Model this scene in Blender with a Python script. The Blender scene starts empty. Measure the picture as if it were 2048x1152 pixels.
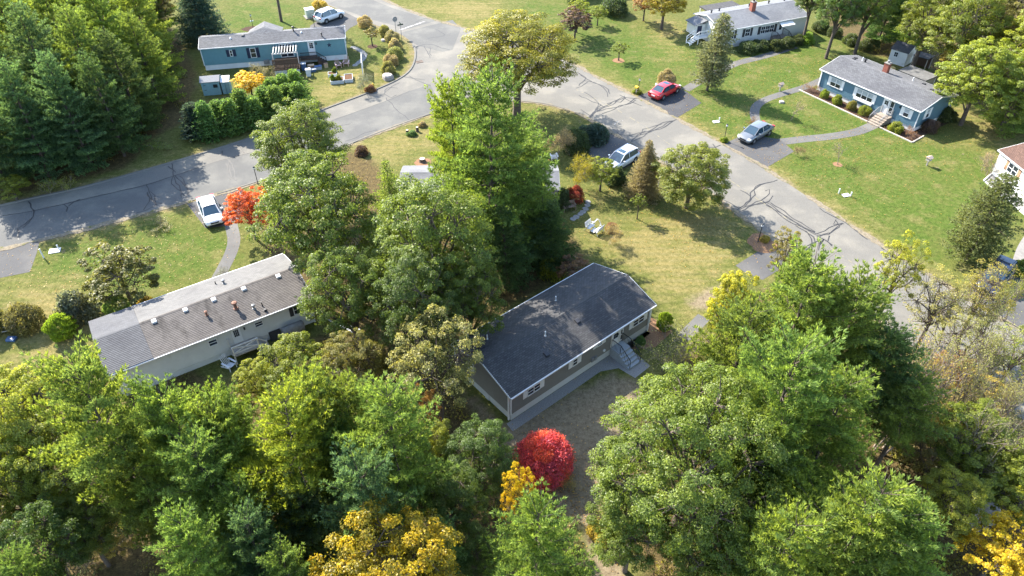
import bpy, bmesh, math, random
import numpy as np
from mathutils import Vector, Matrix, Quaternion
R = math.radians
scn = bpy.context.scene
COL = scn.collection

# ------------------------------------------------------------------ camera, sky, sun, exposure
CAM_H, PITCH, FPX = 41.0, R(40.5), 1480.0
cam_d = bpy.data.cameras.new("camera")
cam_d.sensor_width = 36.0
cam_d.lens = 36.0 * FPX / 2048.0
cam_d.clip_start, cam_d.clip_end = 0.5, 3000.0
cam = bpy.data.objects.new("camera", cam_d)
COL.objects.link(cam)
cam.location = (0, 0, CAM_H)
cam.rotation_euler = (math.pi / 2 - PITCH, 0, 0)
scn.camera = cam

SUN_AZ, SUN_EL = R(135.0), R(38.5)          # direction towards the sun, measured from +X
sun_dir = Vector((math.cos(SUN_AZ) * math.cos(SUN_EL), math.sin(SUN_AZ) * math.cos(SUN_EL), math.sin(SUN_EL)))
world = bpy.data.worlds.new("World")
scn.world = world
world.use_nodes = True
wn = world.node_tree.nodes
sky = wn.new("ShaderNodeTexSky")
sky.sky_type = 'NISHITA'
sky.sun_disc = False
sky.sun_elevation = SUN_EL
sky.sun_rotation = math.atan2(sun_dir.x, sun_dir.y)
sky.air_density, sky.dust_density, sky.ozone_density = 1.0, 0.7, 1.0
wn["Background"].inputs[1].default_value = 0.15
world.node_tree.links.new(sky.outputs[0], wn["Background"].inputs[0])
sun_d = bpy.data.lights.new("sun", 'SUN')
sun_d.energy = 4.4
sun_d.angle = R(0.53)
sun_d.color = (1.0, 0.94, 0.84)
sun = bpy.data.objects.new("sun", sun_d)
COL.objects.link(sun)
sun.rotation_euler = (-sun_dir).to_track_quat('-Z', 'Y').to_euler()
sun.location = sun_dir * 200
vs = scn.view_settings
vs.view_transform, vs.look, vs.gamma, vs.use_curve_mapping = 'Standard', 'None', 1.0, False
vs.exposure = 2.08

# ------------------------------------------------------------------ survey: map a sighted point to its place on the ground
def G(u, v, z=0.0):
    x = (u - 1024.0) / FPX; y = -(v - 576.0) / FPX
    dy = math.cos(PITCH) + y * math.sin(PITCH); dz = -math.sin(PITCH) + y * math.cos(PITCH)
    t = (CAM_H - z) / -dz
    return (x * t, dy * t)
def dist_at(u, v, z=0.0):
    y = -(v - 576.0) / FPX
    return (CAM_H - z) / (math.sin(PITCH) - y * math.cos(PITCH))

# ------------------------------------------------------------------ tagging
def tag(o, label=None, cat=None, group=None, kind=None):
    if label: o["label"] = label
    if cat: o["category"] = cat
    if group: o["group"] = group
    if kind: o["kind"] = kind
    return o
def empty(name, loc, rz=0.0, label=None, cat=None, group=None):
    o = bpy.data.objects.new(name, None)
    o.empty_display_size = 0.3
    COL.objects.link(o)
    o.location = (loc[0], loc[1], loc[2] if len(loc) > 2 else 0.0)
    o.rotation_euler = (0, 0, rz)
    return tag(o, label, cat, group)

# ------------------------------------------------------------------ materials
def new_mat(name):
    m = bpy.data.materials.new(name); m.use_nodes = True
    nt = m.node_tree
    return m, nt, nt.nodes, nt.links, nt.nodes["Principled BSDF"]
def N(nt, t, **kw):
    n = nt.nodes.new("ShaderNode" + t)
    for k, v in kw.items():
        if k in n.inputs: n.inputs[k].default_value = v
        else: setattr(n, k, v)
    return n
def ramp(nt, fac, stops):
    r = nt.nodes.new("ShaderNodeValToRGB")
    e = r.color_ramp.elements
    while len(e) > len(stops): e.remove(e[-1])
    while len(e) < len(stops): e.new(0.5)
    for i, (p, c) in enumerate(stops):
        e[i].position = p; e[i].color = (c[0], c[1], c[2], 1) if len(c) == 3 else c
    nt.links.new(fac, r.inputs[0])
    return r.outputs[0]
def mixc(nt, f, a, b, mode='MIX'):
    m = nt.nodes.new("ShaderNodeMix"); m.data_type = 'RGBA'; m.blend_type = mode
    for s, x in ((m.inputs[0], f), (m.inputs[6], a), (m.inputs[7], b)):
        if isinstance(x, (int, float)): s.default_value = x
        elif isinstance(x, tuple): s.default_value = (x[0], x[1], x[2], 1)
        else: nt.links.new(x, s)
    return m.outputs[2]
def math_n(nt, op, a, b=None, c=None, clamp=False):
    m = nt.nodes.new("ShaderNodeMath"); m.operation = op; m.use_clamp = clamp
    for i, x in enumerate((a, b, c)):
        if x is None: continue
        if isinstance(x, (int, float)): m.inputs[i].default_value = x
        else: nt.links.new(x, m.inputs[i])
    return m.outputs[0]
def noise(nt, vec, scale, detail=3.0, rough=0.55):
    n = N(nt, "TexNoise", Scale=scale, Detail=detail, Roughness=rough)
    if vec is not None: nt.links.new(vec, n.inputs["Vector"])
    return n.outputs["Fac"]
def sstep(nt, x, lo, hi):
    m = nt.nodes.new("ShaderNodeMapRange"); m.interpolation_type = 'SMOOTHSTEP'
    nt.links.new(x, m.inputs[0]); m.inputs[1].default_value = lo; m.inputs[2].default_value = hi
    return m.outputs[0]
def bump(nt, b, h, strength=0.3, dist=0.02):
    n = N(nt, "Bump", Strength=strength, Distance=dist)
    nt.links.new(h, n.inputs["Height"]); nt.links.new(n.outputs[0], b.inputs["Normal"])

_mats = {}
def M(name, col, rough=0.75, var=0.18, scale=5.0, metal=0.0, bmp=0.0, spec=0.4, coat=0.0, stain=None, coord="Object", sx=(1, 1, 1)):
    if name in _mats: return _mats[name]
    m, nt, nn, ln, b = new_mat(name)
    tc = N(nt, "TexCoord"); mp = N(nt, "Mapping"); mp.inputs["Scale"].default_value = sx
    ln.new(tc.outputs[coord], mp.inputs[0])
    v = mp.outputs[0]
    f = noise(nt, v, scale, 5.0, 0.6)
    lo = tuple(c * (1 - var) for c in col); hi = tuple(min(c * (1 + var), 1) for c in col)
    c = ramp(nt, f, [(0.3, lo), (0.7, hi)])
    if stain:
        s = sstep(nt, noise(nt, v, stain[1], 4.0, 0.6), stain[2], stain[3])
        c = mixc(nt, s, c, stain[0])
    ln.new(c, b.inputs["Base Color"])
    b.inputs["Roughness"].default_value = rough
    b.inputs["Metallic"].default_value = metal
    b.inputs["Specular IOR Level"].default_value = spec
    b.inputs["Coat Weight"].default_value = coat
    if bmp: bump(nt, b, noise(nt, v, scale * 4, 4.0), bmp, 0.02)
    _mats[name] = m
    return m

def leaf_material(name, rough, trans, spec, vrange=(0.62, 1.3)):
    m, nt, nn, ln, b = new_mat(name)
    oi = N(nt, "ObjectInfo")
    lv = N(nt, "Attribute", attribute_name="lv"); cv = N(nt, "Attribute", attribute_name="cv")
    warm = mixc(nt, 1.0, oi.outputs["Color"], (2.0, 1.4, 0.55), 'MULTIPLY')
    f = sstep(nt, math_n(nt, 'ADD', math_n(nt, 'MULTIPLY', cv.outputs["Fac"], 0.75), math_n(nt, 'MULTIPLY', lv.outputs["Fac"], 0.25)), 0.3, 0.85)
    f = math_n(nt, 'MULTIPLY', f, oi.outputs["Alpha"])
    c = mixc(nt, f, oi.outputs["Color"], warm)
    hs = N(nt, "HueSaturation")
    mr = N(nt, "MapRange"); mr.inputs[3].default_value, mr.inputs[4].default_value = vrange
    ln.new(lv.outputs["Fac"], mr.inputs[0]); ln.new(mr.outputs[0], hs.inputs["Value"])
    h = N(nt, "MapRange"); h.inputs[3].default_value, h.inputs[4].default_value = 0.482, 0.518
    ln.new(cv.outputs["Fac"], h.inputs[0]); ln.new(h.outputs[0], hs.inputs["Hue"])
    ln.new(c, hs.inputs["Color"])
    ln.new(hs.outputs[0], b.inputs["Base Color"])
    b.inputs["Roughness"].default_value = rough
    b.inputs["Specular IOR Level"].default_value = spec
    tr = N(nt, "BsdfTranslucent")
    tcol = mixc(nt, 1.0, hs.outputs[0], (1.55, 1.5, 0.85), 'MULTIPLY')
    ln.new(tcol, tr.inputs[0])
    mx = N(nt, "MixShader"); mx.inputs[0].default_value = trans
    ln.new(b.outputs[0], mx.inputs[1]); ln.new(tr.outputs[0], mx.inputs[2])
    ln.new(mx.outputs[0], nn["Material Output"].inputs[0])
    return m
MAT_LEAF = leaf_material("broad_leaf", 0.45, 0.48, 0.35, (0.6, 1.45))
MAT_NEEDLE = leaf_material("needle_leaf", 0.65, 0.5, 0.2, (0.65, 1.4))
MAT_BARK = M("bark", (0.085, 0.065, 0.05), 0.95, 0.35, 6, bmp=0.6)
MAT_PALEBARK = M("pale_bark", (0.3, 0.27, 0.23), 0.9, 0.35, 4, bmp=0.4)
MAT_TWIG = M("twig_bark", (0.19, 0.15, 0.12), 0.95, 0.3, 4)

# ------------------------------------------------------------------ mesh building
class MB:
    def __init__(s): s.v = []; s.f = []
    def add(s, vs, fs):
        o = len(s.v); s.v += [tuple(p) for p in vs]; s.f += [tuple(o + i for i in f) for f in fs]; return s
    def box(s, x0, x1, y0, y1, z0, z1):
        return s.add([(x0,y0,z0),(x1,y0,z0),(x1,y1,z0),(x0,y1,z0),(x0,y0,z1),(x1,y0,z1),(x1,y1,z1),(x0,y1,z1)],
                     [(0,3,2,1),(4,5,6,7),(0,1,5,4),(1,2,6,5),(2,3,7,6),(3,0,4,7)])
    def bar(s, a, b, w, h=None, up=(0,0,1)):
        h = w if h is None else h
        a = Vector(a); b = Vector(b); d = (b - a).normalized(); u = Vector(up)
        if abs(d.dot(u)) > 0.98: u = Vector((1, 0, 0))
        sd = d.cross(u).normalized() * (w / 2); uu = sd.cross(d).normalized() * (h / 2)
        vs = [a - sd - uu, a + sd - uu, a + sd + uu, a - sd + uu, b - sd - uu, b + sd - uu, b + sd + uu, b - sd + uu]
        return s.add(vs, [(0,1,2,3),(7,6,5,4),(0,4,5,1),(1,5,6,2),(2,6,7,3),(3,7,4,0)])
    def tube(s, pts, rad, n=8, cap=True):
        pts = [Vector(p) for p in pts]; rad = rad if isinstance(rad, (list, tuple)) else [rad] * len(pts)
        rings = []
        for i, p in enumerate(pts):
            d = (pts[min(i + 1, len(pts) - 1)] - pts[max(i - 1, 0)]).normalized()
            u = Vector((0, 0, 1)) if abs(d.z) < 0.9 else Vector((1, 0, 0))
            a = d.cross(u).normalized(); b = a.cross(d).normalized()
            rings.append([p + (a * math.cos(k * 2 * math.pi / n) + b * math.sin(k * 2 * math.pi / n)) * rad[i] for k in range(n)])
        return s.loft(rings, cap)
    def loft(s, rings, cap=True, closed=True):
        n = len(rings[0]); vs = [p for r in rings for p in r]; fs = []
        for i in range(len(rings) - 1):
            for k in range(n if closed else n - 1):
                a = i * n + k; b = i * n + (k + 1) % n
                fs.append((a, b, b + n, a + n))
        if cap:
            fs.append(tuple(range(n - 1, -1, -1))); fs.append(tuple((len(rings) - 1) * n + k for k in range(n)))
        return s.add(vs, fs)
    def lathe(s, prof, c=(0, 0, 0), n=12):
        return s.loft([[(c[0] + r * math.cos(k * 2 * math.pi / n), c[1] + r * math.sin(k * 2 * math.pi / n), c[2] + z) for k in range(n)] for r, z in prof])
    def prism(s, poly, z0, z1):
        n = len(poly)
        return s.add([(x, y, z0) for x, y in poly] + [(x, y, z1) for x, y in poly],
                     [tuple(range(n - 1, -1, -1)), tuple(range(n, 2 * n))] + [(i, (i + 1) % n, n + (i + 1) % n, n + i) for i in range(n)])
    def build(s, name, mat, parent=None, smooth=False, fix=True, bevel=0.0):
        me = bpy.data.meshes.new(name); me.from_pydata(s.v, [], s.f)
        if fix or bevel:
            bm = bmesh.new(); bm.from_mesh(me)
            bmesh.ops.recalc_face_normals(bm, faces=bm.faces)
            if bevel: bmesh.ops.bevel(bm, geom=list(bm.edges), offset=bevel, segments=2, affect='EDGES', profile=0.5)
            bm.to_mesh(me); bm.free()
        if smooth:
            for p in me.polygons: p.use_smooth = True
        me.materials.append(mat)
        o = bpy.data.objects.new(name, me); COL.objects.link(o)
        if parent is not None: o.parent = parent
        return o
def copy_tree(o, parent=None):
    c = o.copy(); COL.objects.link(c); c.parent = parent
    for ch in o.children: copy_tree(ch, c)
    return c
def sheet(name, poly, z, mat, parent=None, kind="structure"):
    bm = bmesh.new()
    f = bm.faces.new([bm.verts.new((x, y, z)) for x, y in poly])
    bmesh.ops.triangulate(bm, faces=[f])
    bmesh.ops.recalc_face_normals(bm, faces=bm.faces)
    if bm.faces and sum(f.normal.z for f in bm.faces) < 0: bmesh.ops.reverse_faces(bm, faces=bm.faces)
    me = bpy.data.meshes.new(name); bm.to_mesh(me); bm.free(); me.materials.append(mat)
    o = bpy.data.objects.new(name, me); COL.objects.link(o)
    if parent is not None: o.parent = parent
    elif kind: o["kind"] = kind
    return o
def raw_mesh(name, V, F, lv=None, cv=None, mat=None):
    """V (n,3) float array, F (m,k) int array with k = 3 or 4"""
    me = bpy.data.meshes.new(name)
    m, k = F.shape
    me.vertices.add(len(V)); me.vertices.foreach_set("co", V.astype(np.float32).ravel())
    me.loops.add(m * k); me.loops.foreach_set("vertex_index", F.astype(np.int32).ravel())
    me.polygons.add(m); me.polygons.foreach_set("loop_start", np.arange(0, m * k, k, dtype=np.int32))
    for nm, a in (("lv", lv), ("cv", cv)):
        if a is not None:
            at = me.attributes.new(nm, 'FLOAT', 'POINT'); at.data.foreach_set("value", a.astype(np.float32))
    me.update(calc_edges=True)
    if mat: me.materials.append(mat)
    return me
def smooth_line(pts, step=1.0):
    """Catmull-Rom through 2D points"""
    P = [np.array(p, float) for p in pts]; P = [2 * P[0] - P[1]] + P + [2 * P[-1] - P[-2]]
    out = []
    for i in range(1, len(P) - 2):
        n = max(int(np.linalg.norm(P[i + 1] - P[i]) / step), 1)
        for k in range(n):
            t = k / n
            out.append(0.5 * ((2 * P[i]) + (-P[i-1] + P[i+1]) * t + (2*P[i-1] - 5*P[i] + 4*P[i+1] - P[i+2]) * t*t + (-P[i-1] + 3*P[i] - 3*P[i+1] + P[i+2]) * t**3))
    out.append(P[-2]); return [tuple(p) for p in out]
def ribbon(pts, w):
    P = [Vector((p[0], p[1])) for p in pts]; l, r = [], []
    for i, p in enumerate(P):
        d = (P[min(i + 1, len(P) - 1)] - P[max(i - 1, 0)]).normalized(); n = Vector((-d.y, d.x))
        ww = w[i] if isinstance(w, list) else w
        l.append(p + n * ww / 2); r.append(p - n * ww / 2)
    return l, r
def strip(name, pts, w, z, mat, parent=None, kind="structure"):
    l, r = ribbon(pts, w); n = len(l)
    mb = MB().add([(p.x, p.y, z) for p in l] + [(p.x, p.y, z) for p in r], [(i, n + i, n + i + 1, i + 1) for i in range(n - 1)])
    o = mb.build(name, mat, parent, fix=False)
    if parent is None and kind: o["kind"] = kind
    return o
# ------------------------------------------------------------------ roads: outlines on the ground (metres)
def GP(l, z=0.0): return [G(u, v, z) for u, v in l]
A_up = smooth_line([(-90, 38), (-62, 53.5), (-49.6, 60.7), (-43.4, 63.8), (-36.1, 68.6), (-29.3, 73.7), (-26.4, 76.6), (-21.8, 81.2), (-17.9, 84.9), (-14.6, 88.7),
                    (-13.2, 91.9), (-13.0, 96.2), (-13.7, 99.8), (-15.8, 103.6), (-18.8, 106.2), (-22.6, 109.4), (-26, 113), (-30, 117), (-45, 133), (-60, 150)])
B_up = smooth_line([(-48, 148), (-32, 130), (-20.2, 117.5), (-12.8, 110.1), (-7.3, 106.2), (0.5, 100.6), (7.4, 94.3), (10.8, 89.5), (15.4, 83.6), (19.1, 78.4), (23.3, 72.3),
                    (26.6, 67.3), (29.3, 62.3), (31.8, 57.6), (34.6, 52.4), (38.5, 46.0), (42.5, 40), (48, 33), (56, 24)])
B_lo = smooth_line([(50, 18), (41, 27), (34.5, 36), (30.6, 42), (27.5, 49), (24.8, 54.2), (22.8, 57.4), (20.6, 61.6), (17.6, 66.3), (14.0, 71.5), (11.3, 75.2), (9.0, 78.4), (6.2, 80.9), (3.2, 82.4),
                    (-0.5, 82.9), (-4.5, 82.2), (-8, 80.6), (-10.2, 79.1), (-14.2, 75.9), (-18.3, 72.1), (-23, 67.4), (-27.8, 63.6), (-33.2, 60.5), (-38.1, 57.7), (-43.7, 54.8), (-58, 48), (-88, 31)])
ROAD_POLY = B_up + B_lo + A_up

WOODS = [GP([(-300, 0), (-300, 395), (0, 395), (120, 372), (255, 335), (300, 280), (380, 240), (392, 170), (385, 110), (350, 70), (330, 10), (300, -30)]),
         GP([(1640, -30), (1655, 60), (1740, 110), (1850, 125), (1880, 170), (1930, 185), (1990, 250), (2300, 300), (2300, -60)]),
         GP([(-200, 800), (0, 765), (60, 735), (190, 715), (330, 735), (460, 760), (640, 668), (760, 690), (930, 800), (960, 850), (940, 900), (1000, 960), (1100, 1010), (1160, 1080), (1180, 1160), (1180, 2200), (-900, 2200)]),
         GP([(1290, 1160), (1230, 1040), (1210, 940), (1260, 850), (1320, 760), (1390, 690), (1480, 590), (1600, 560), (1740, 590), (1860, 740), (2010, 880), (2200, 960), (2600, 1200), (2600, 2200), (1290, 2200)]),
         GP([(560, 560), (520, 470), (540, 380), (700, 300), (760, 330), (800, 400), (1110, 420), (1150, 470), (1170, 520), (1060, 590), (920, 680), (760, 720), (650, 650)])]
LUSH = [GP([(1010, 0), (1130, 112), (1290, 190), (1440, 275), (1620, 385), (1850, 540), (2048, 520), (2048, 330), (1900, 280), (1760, 120), (1640, 60), (1450, 100), (1380, 70), (1300, 60), (1200, 0)]),
        GP([(60, 490), (350, 415), (470, 460), (470, 520), (300, 600), (200, 620), (60, 560)]),
        GP([(450, 0), (640, 0), (620, 60), (560, 66), (440, 90)]), GP([(700, 60), (780, 80), (790, 150), (720, 130)])]
DRY = [GP([(770, 0), (1010, 0), (1000, 80), (920, 52)]), GP([(620, 215), (740, 180), (800, 150), (760, 130), (640, 140)]),
       GP([(1140, 480), (1300, 420), (1440, 410), (1520, 470), (1480, 540), (1380, 640), (1300, 600), (1200, 520)]),
       GP([(0, 560), (160, 560), (260, 640), (120, 740), (0, 760)]), GP([(690, 290), (850, 232), (900, 300), (760, 330)]),
       GP([(1900, 200), (2048, 250), (2048, 300), (1930, 290)]), GP([(1300, 30), (1380, 60), (1370, 120), (1300, 90)])]
SOIL = [GP([(900, 760), (960, 790), (1015, 845), (1230, 740), (1280, 760), (1310, 800), (1230, 900), (1220, 960), (1200, 1010), (1260, 1152), (1330, 1300), (1180, 1300), (1160, 1060), (1000, 940)]),
        GP([(1355, 600), (1400, 585), (1455, 555), (1460, 590), (1400, 625)]), GP([(640, 600), (720, 690), (760, 700), (680, 610)])]

def poly_sd(P, X, Y):
    """signed distance (negative inside)"""
    P = np.array(P); n = len(P); d = np.full(X.shape, 1e9); ins = np.zeros(X.shape, bool)
    for i in range(n):
        a = P[i]; b = P[(i + 1) % n]; e = b - a
        L = max(float(e @ e), 1e-9)
        t = np.clip(((X - a[0]) * e[0] + (Y - a[1]) * e[1]) / L, 0, 1)
        d = np.minimum(d, (X - a[0] - t * e[0]) ** 2 + (Y - a[1] - t * e[1]) ** 2)
        c = ((a[1] > Y) != (b[1] > Y))
        with np.errstate(divide='ignore', invalid='ignore'):
            ins ^= c & (X < (b[0] - a[0]) * (Y - a[1]) / (b[1] - a[1]) + a[0])
    d = np.sqrt(d); return np.where(ins, -d, d)
def soft(sd, w): return np.clip(0.5 - sd / (2 * w), 0, 1)

def make_ground():
    xs = np.concatenate([[-900, -400, -200, -130], np.arange(-96, 96.1, 0.7), [130, 200, 400, 900]])
    ys = np.concatenate([[-500, -200, -60], np.arange(4, 150.1, 0.7), [200, 300, 500, 1200]])
    X, Y = np.meshgrid(xs, ys)
    Z = np.zeros_like(X)
    w = np.zeros(X.shape)
    for p in WOODS: w = np.maximum(w, soft(poly_sd(p, X, Y), 1.6))
    w = np.maximum(w, np.clip((Y - 125) / 10, 0, 1))
    lush = np.zeros(X.shape); dry = np.zeros(X.shape); soil = np.zeros(X.shape)
    for p in LUSH: lush = np.maximum(lush, soft(poly_sd(p, X, Y), 3.0))
    for p in DRY: dry = np.maximum(dry, soft(poly_sd(p, X, Y), 3.0))
    for p in SOIL: soil = np.maximum(soil, soft(poly_sd(p, X, Y), 1.0))
    rd = poly_sd(ROAD_POLY, X, Y)
    verge = np.clip(1 - np.abs(rd) / 1.9, 0, 1) * 0.72
    dry = np.maximum(dry, np.clip(1 - np.abs(rd) / 3.2, 0, 1) * 0.9)
    soil = np.maximum(soil, verge)
    ny, nx = X.shape
    V = np.stack([X, Y, Z], -1).reshape(-1, 3)
    i = np.arange(ny * nx).reshape(ny, nx)
    F = np.stack([i[:-1, :-1], i[:-1, 1:], i[1:, 1:], i[1:, :-1]], -1).reshape(-1, 4)
    me = raw_mesh("ground", V, F)
    for nm, a in (("lush", lush), ("dry", dry), ("soil", soil), ("wood", w)):
        at = me.attributes.new(nm, 'FLOAT', 'POINT'); at.data.foreach_set("value", a.astype(np.float32).ravel())
    m, nt, nn, ln, b = new_mat("lawn")
    tc = N(nt, "TexCoord"); v = tc.outputs["Object"]
    A = {k: N(nt, "Attribute", attribute_name=k).outputs["Fac"] for k in ("lush", "dry", "soil", "wood")}
    n1 = noise(nt, v, 0.16, 4.0, 0.6); n2 = noise(nt, v, 0.7, 8.0, 0.72); n3 = noise(nt, v, 2.6, 8.0, 0.78); n4 = noise(nt, v, 9.0, 4.0, 0.75)
    mpn = N(nt, "Mapping"); mpn.inputs["Rotation"].default_value = (0, 0, R(12)); mpn.inputs["Scale"].default_value = (0.12, 1.0, 1.0)
    ln.new(v, mpn.inputs[0]); n5 = noise(nt, mpn.outputs[0], 1.3, 3.0, 0.6)
    fine = math_n(nt, 'ADD', math_n(nt, 'MULTIPLY', n3, 0.6), math_n(nt, 'MULTIPLY', n4, 0.4))
    base = ramp(nt, fine, [(0.38, (0.04, 0.047, 0.012)), (0.5, (0.088, 0.096, 0.023)), (0.62, (0.15, 0.142, 0.046))])
    lushc = ramp(nt, fine, [(0.38, (0.025, 0.045, 0.007)), (0.5, (0.056, 0.088, 0.013)), (0.62, (0.1, 0.128, 0.027))])
    dryc = ramp(nt, fine, [(0.38, (0.078, 0.072, 0.024)), (0.5, (0.148, 0.128, 0.046)), (0.63, (0.235, 0.19, 0.09))])
    soilc = ramp(nt, fine, [(0.38, (0.09, 0.068, 0.042)), (0.5, (0.175, 0.138, 0.085)), (0.62, (0.26, 0.21, 0.135))])
    litter = ramp(nt, fine, [(0.37, (0.022, 0.017, 0.01)), (0.46, (0.065, 0.048, 0.022)), (0.55, (0.115, 0.085, 0.034)), (0.65, (0.2, 0.15, 0.06))])
    def brk(a, s=0.55):      # attribute broken up by noise
        x = math_n(nt, 'ADD', a, math_n(nt, 'MULTIPLY', math_n(nt, 'SUBTRACT', math_n(nt, 'ADD', math_n(nt, 'MULTIPLY', n2, 0.65), math_n(nt, 'MULTIPLY', n1, 0.35)), 0.5), s * 3.2))
        return x
    c = mixc(nt, sstep(nt, brk(math_n(nt, 'MULTIPLY', A["lush"], 0.66), 1.0), 0.2, 0.9), base, lushc)
    c = mixc(nt, math_n(nt, 'MULTIPLY', sstep(nt, noise(nt, v, 0.33, 6.0, 0.68), 0.5, 0.66), 0.55), c, dryc)
    c = mixc(nt, math_n(nt, 'MULTIPLY', sstep(nt, noise(nt, v, 1.1, 6.0, 0.7), 0.62, 0.7), 0.7), c, soilc)
    dd = math_n(nt, 'ADD', A["dry"], math_n(nt, 'MULTIPLY', math_n(nt, 'SUBTRACT', n5, 0.5), 1.5))
    c = mixc(nt, sstep(nt, brk(math_n(nt, 'MULTIPLY', dd, 0.8), 0.95), 0.28, 0.95), c, dryc)
    wv = N(nt, "TexWave", Scale=0.34, Distortion=2.2, Detail=2.0); wv.inputs["Detail Scale"].default_value = 0.6; wv.bands_direction = 'Y'; ln.new(v, wv.inputs[0])
    c = mixc(nt, math_n(nt, 'MULTIPLY', math_n(nt, 'MULTIPLY', wv.outputs["Fac"], A["dry"]), 0.45), c, mixc(nt, 1.0, c, (1.35, 1.25, 1.15), 'MULTIPLY'))
    c = mixc(nt, sstep(nt, brk(A["soil"], 0.4), 0.38, 0.85), c, soilc)
    c = mixc(nt, sstep(nt, brk(A["wood"], 0.35), 0.35, 0.75), c, litter)
    ln.new(c, b.inputs["Base Color"]); b.inputs["Roughness"].default_value = 1.0; b.inputs["Specular IOR Level"].default_value = 0.1
    bump(nt, b, math_n(nt, 'ADD', math_n(nt, 'MULTIPLY', n3, 0.7), math_n(nt, 'MULTIPLY', n4, 0.5)), 0.8, 0.12)
    me.materials.append(m)
    o = bpy.data.objects.new("ground", me); COL.objects.link(o); o["kind"] = "structure"
make_ground()

def asphalt(name, col, var=0.14, bmp=0.25, wear=(1.38, 0.1)):
    m, nt, nn, ln, b = new_mat(name)
    v = N(nt, "TexCoord").outputs["Object"]
    n1 = noise(nt, v, 0.25, 5.0, 0.6); n2 = noise(nt, v, 22.0, 4.0, 0.75); n3 = noise(nt, v, 2.2, 5.0, 0.65)
    c = ramp(nt, n2, [(0.25, tuple(x * (1 - 2 * var) for x in col)), (0.75, tuple(x * (1 + 1.8 * var) for x in col))])
    c = mixc(nt, sstep(nt, n1, 0.42, 0.68), c, mixc(nt, 1.0, c, (wear[0], wear[0] * 0.98, wear[0] * 0.93), 'MULTIPLY'))
    c = mixc(nt, math_n(nt, 'MULTIPLY', sstep(nt, n3, 0.55, 0.75), 0.35), c, mixc(nt, 1.0, c, (0.62, 0.61, 0.6), 'MULTIPLY'))
    ln.new(c, b.inputs["Base Color"]); b.inputs["Roughness"].default_value = 0.92; b.inputs["Specular IOR Level"].default_value = 0.25
    bump(nt, b, n2, bmp, 0.02)
    _mats[name] = m
    return m
ASPH = asphalt("aged_asphalt", (0.128, 0.12, 0.105)); ASPH_N = asphalt("newer_asphalt", (0.094, 0.092, 0.086))
DRIVE = asphalt("driveway_asphalt", (0.07, 0.068, 0.067)); DRIVE_D = asphalt("sealed_asphalt", (0.05, 0.05, 0.053)); PATH = asphalt("path_asphalt", (0.095, 0.092, 0.087))
CONC = M("concrete", (0.185, 0.172, 0.155), 0.9, 0.16, 3, bmp=0.2, stain=((0.12, 0.112, 0.1), 1.1, 0.55, 0.75))
road = sheet("road", ROAD_POLY, 0.016, ASPH)
# sandy, ragged shoulders where the asphalt frays into the grass
SAND = M("shoulder_sand", (0.17, 0.142, 0.1), 0.95, 0.35, 5, bmp=0.5, spec=0.1, stain=((0.1, 0.1, 0.04), 1.2, 0.52, 0.68))
rs = random.Random(3)
def shoulder(pts, side):
    i = 0
    while i < len(pts) - 4:
        n = rs.randint(4, 10); seg = pts[i:i + n + 1]; i += n if rs.random() < 0.8 else n + 2
        if len(seg) < 3: continue
        fine = smooth_line(seg, 0.35); l, r = ribbon(fine, 2.0); e = []; o = []
        for k, (p, q, c) in enumerate(zip(l, r, fine)):
            m = q if side > 0 else p; d = (m - Vector(c)); t = math.sin(math.pi * k / (len(fine) - 1)) ** 0.4
            e.append((c[0] + d.x * rs.uniform(0.02, 0.42) * t, c[1] + d.y * rs.uniform(0.02, 0.42) * t)); o.append((c[0] - d.x * rs.uniform(0.25, 0.6) * t, c[1] - d.y * rs.uniform(0.25, 0.6) * t))
        nn = len(e); MB().add([(x, y, 0.0302) for x, y in e] + [(x, y, 0.0302) for x, y in o], [(k, k + 1, nn + k + 1, nn + k) for k in range(nn - 1)]).build("sand_patch", SAND, road)
for pts in (B_up, B_lo): shoulder([p for p in pts if p[1] > 40], 1)
# newer, darker lane of the side street
seam = smooth_line([(-92, 35.5), (-62, 50.2)] + GP([(0, 437), (70, 421), (130, 408), (290, 370), (345, 353), (430, 325), (512, 303), (646, 247), (746, 212), (821, 182), (860, 169)]), 1.5)
lower = [p for p in B_lo if p[0] < -7.5 and p[1] < 81]
def inset(pts, d):
    l, r = ribbon(pts, 2 * d); return [(p.x, p.y) for p in r]
sheet("road_lane", seam + inset(lower, 0.25), 0.020, ASPH_N, road)
sheet("road_lane", GP([(800, 66), (905, 40), (922, 58), (905, 100), (885, 104), (836, 92)]), 0.020, ASPH_N, road)
sheet("road_lane", GP([(655, 8), (690, -6), (730, -6), (790, 18), (872, 42), (815, 58), (745, 40)]), 0.020, ASPH_N, road)
# asphalt kerb (berm) on the far side of the side street
def kerb(pts, w=0.34, h=0.11):
    l, r = ribbon(pts, w); l2, r2 = ribbon(pts, w * 0.55); n = len(l)
    rings = [[(l[i].x, l[i].y, 0.0), (l2[i].x, l2[i].y, h), (r2[i].x, r2[i].y, h), (r[i].x, r[i].y, 0.0)] for i in range(n)]
    o = MB().loft(rings).build("kerb", ASPH, None); o["kind"] = "structure"
kerb([p for p in A_up if -62 < p[0] and p[1] < 100])
kerb([p for p in B_lo if -30 < p[0] < 7 and p[1] > 62][::-1], 0.28, 0.07)

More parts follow.
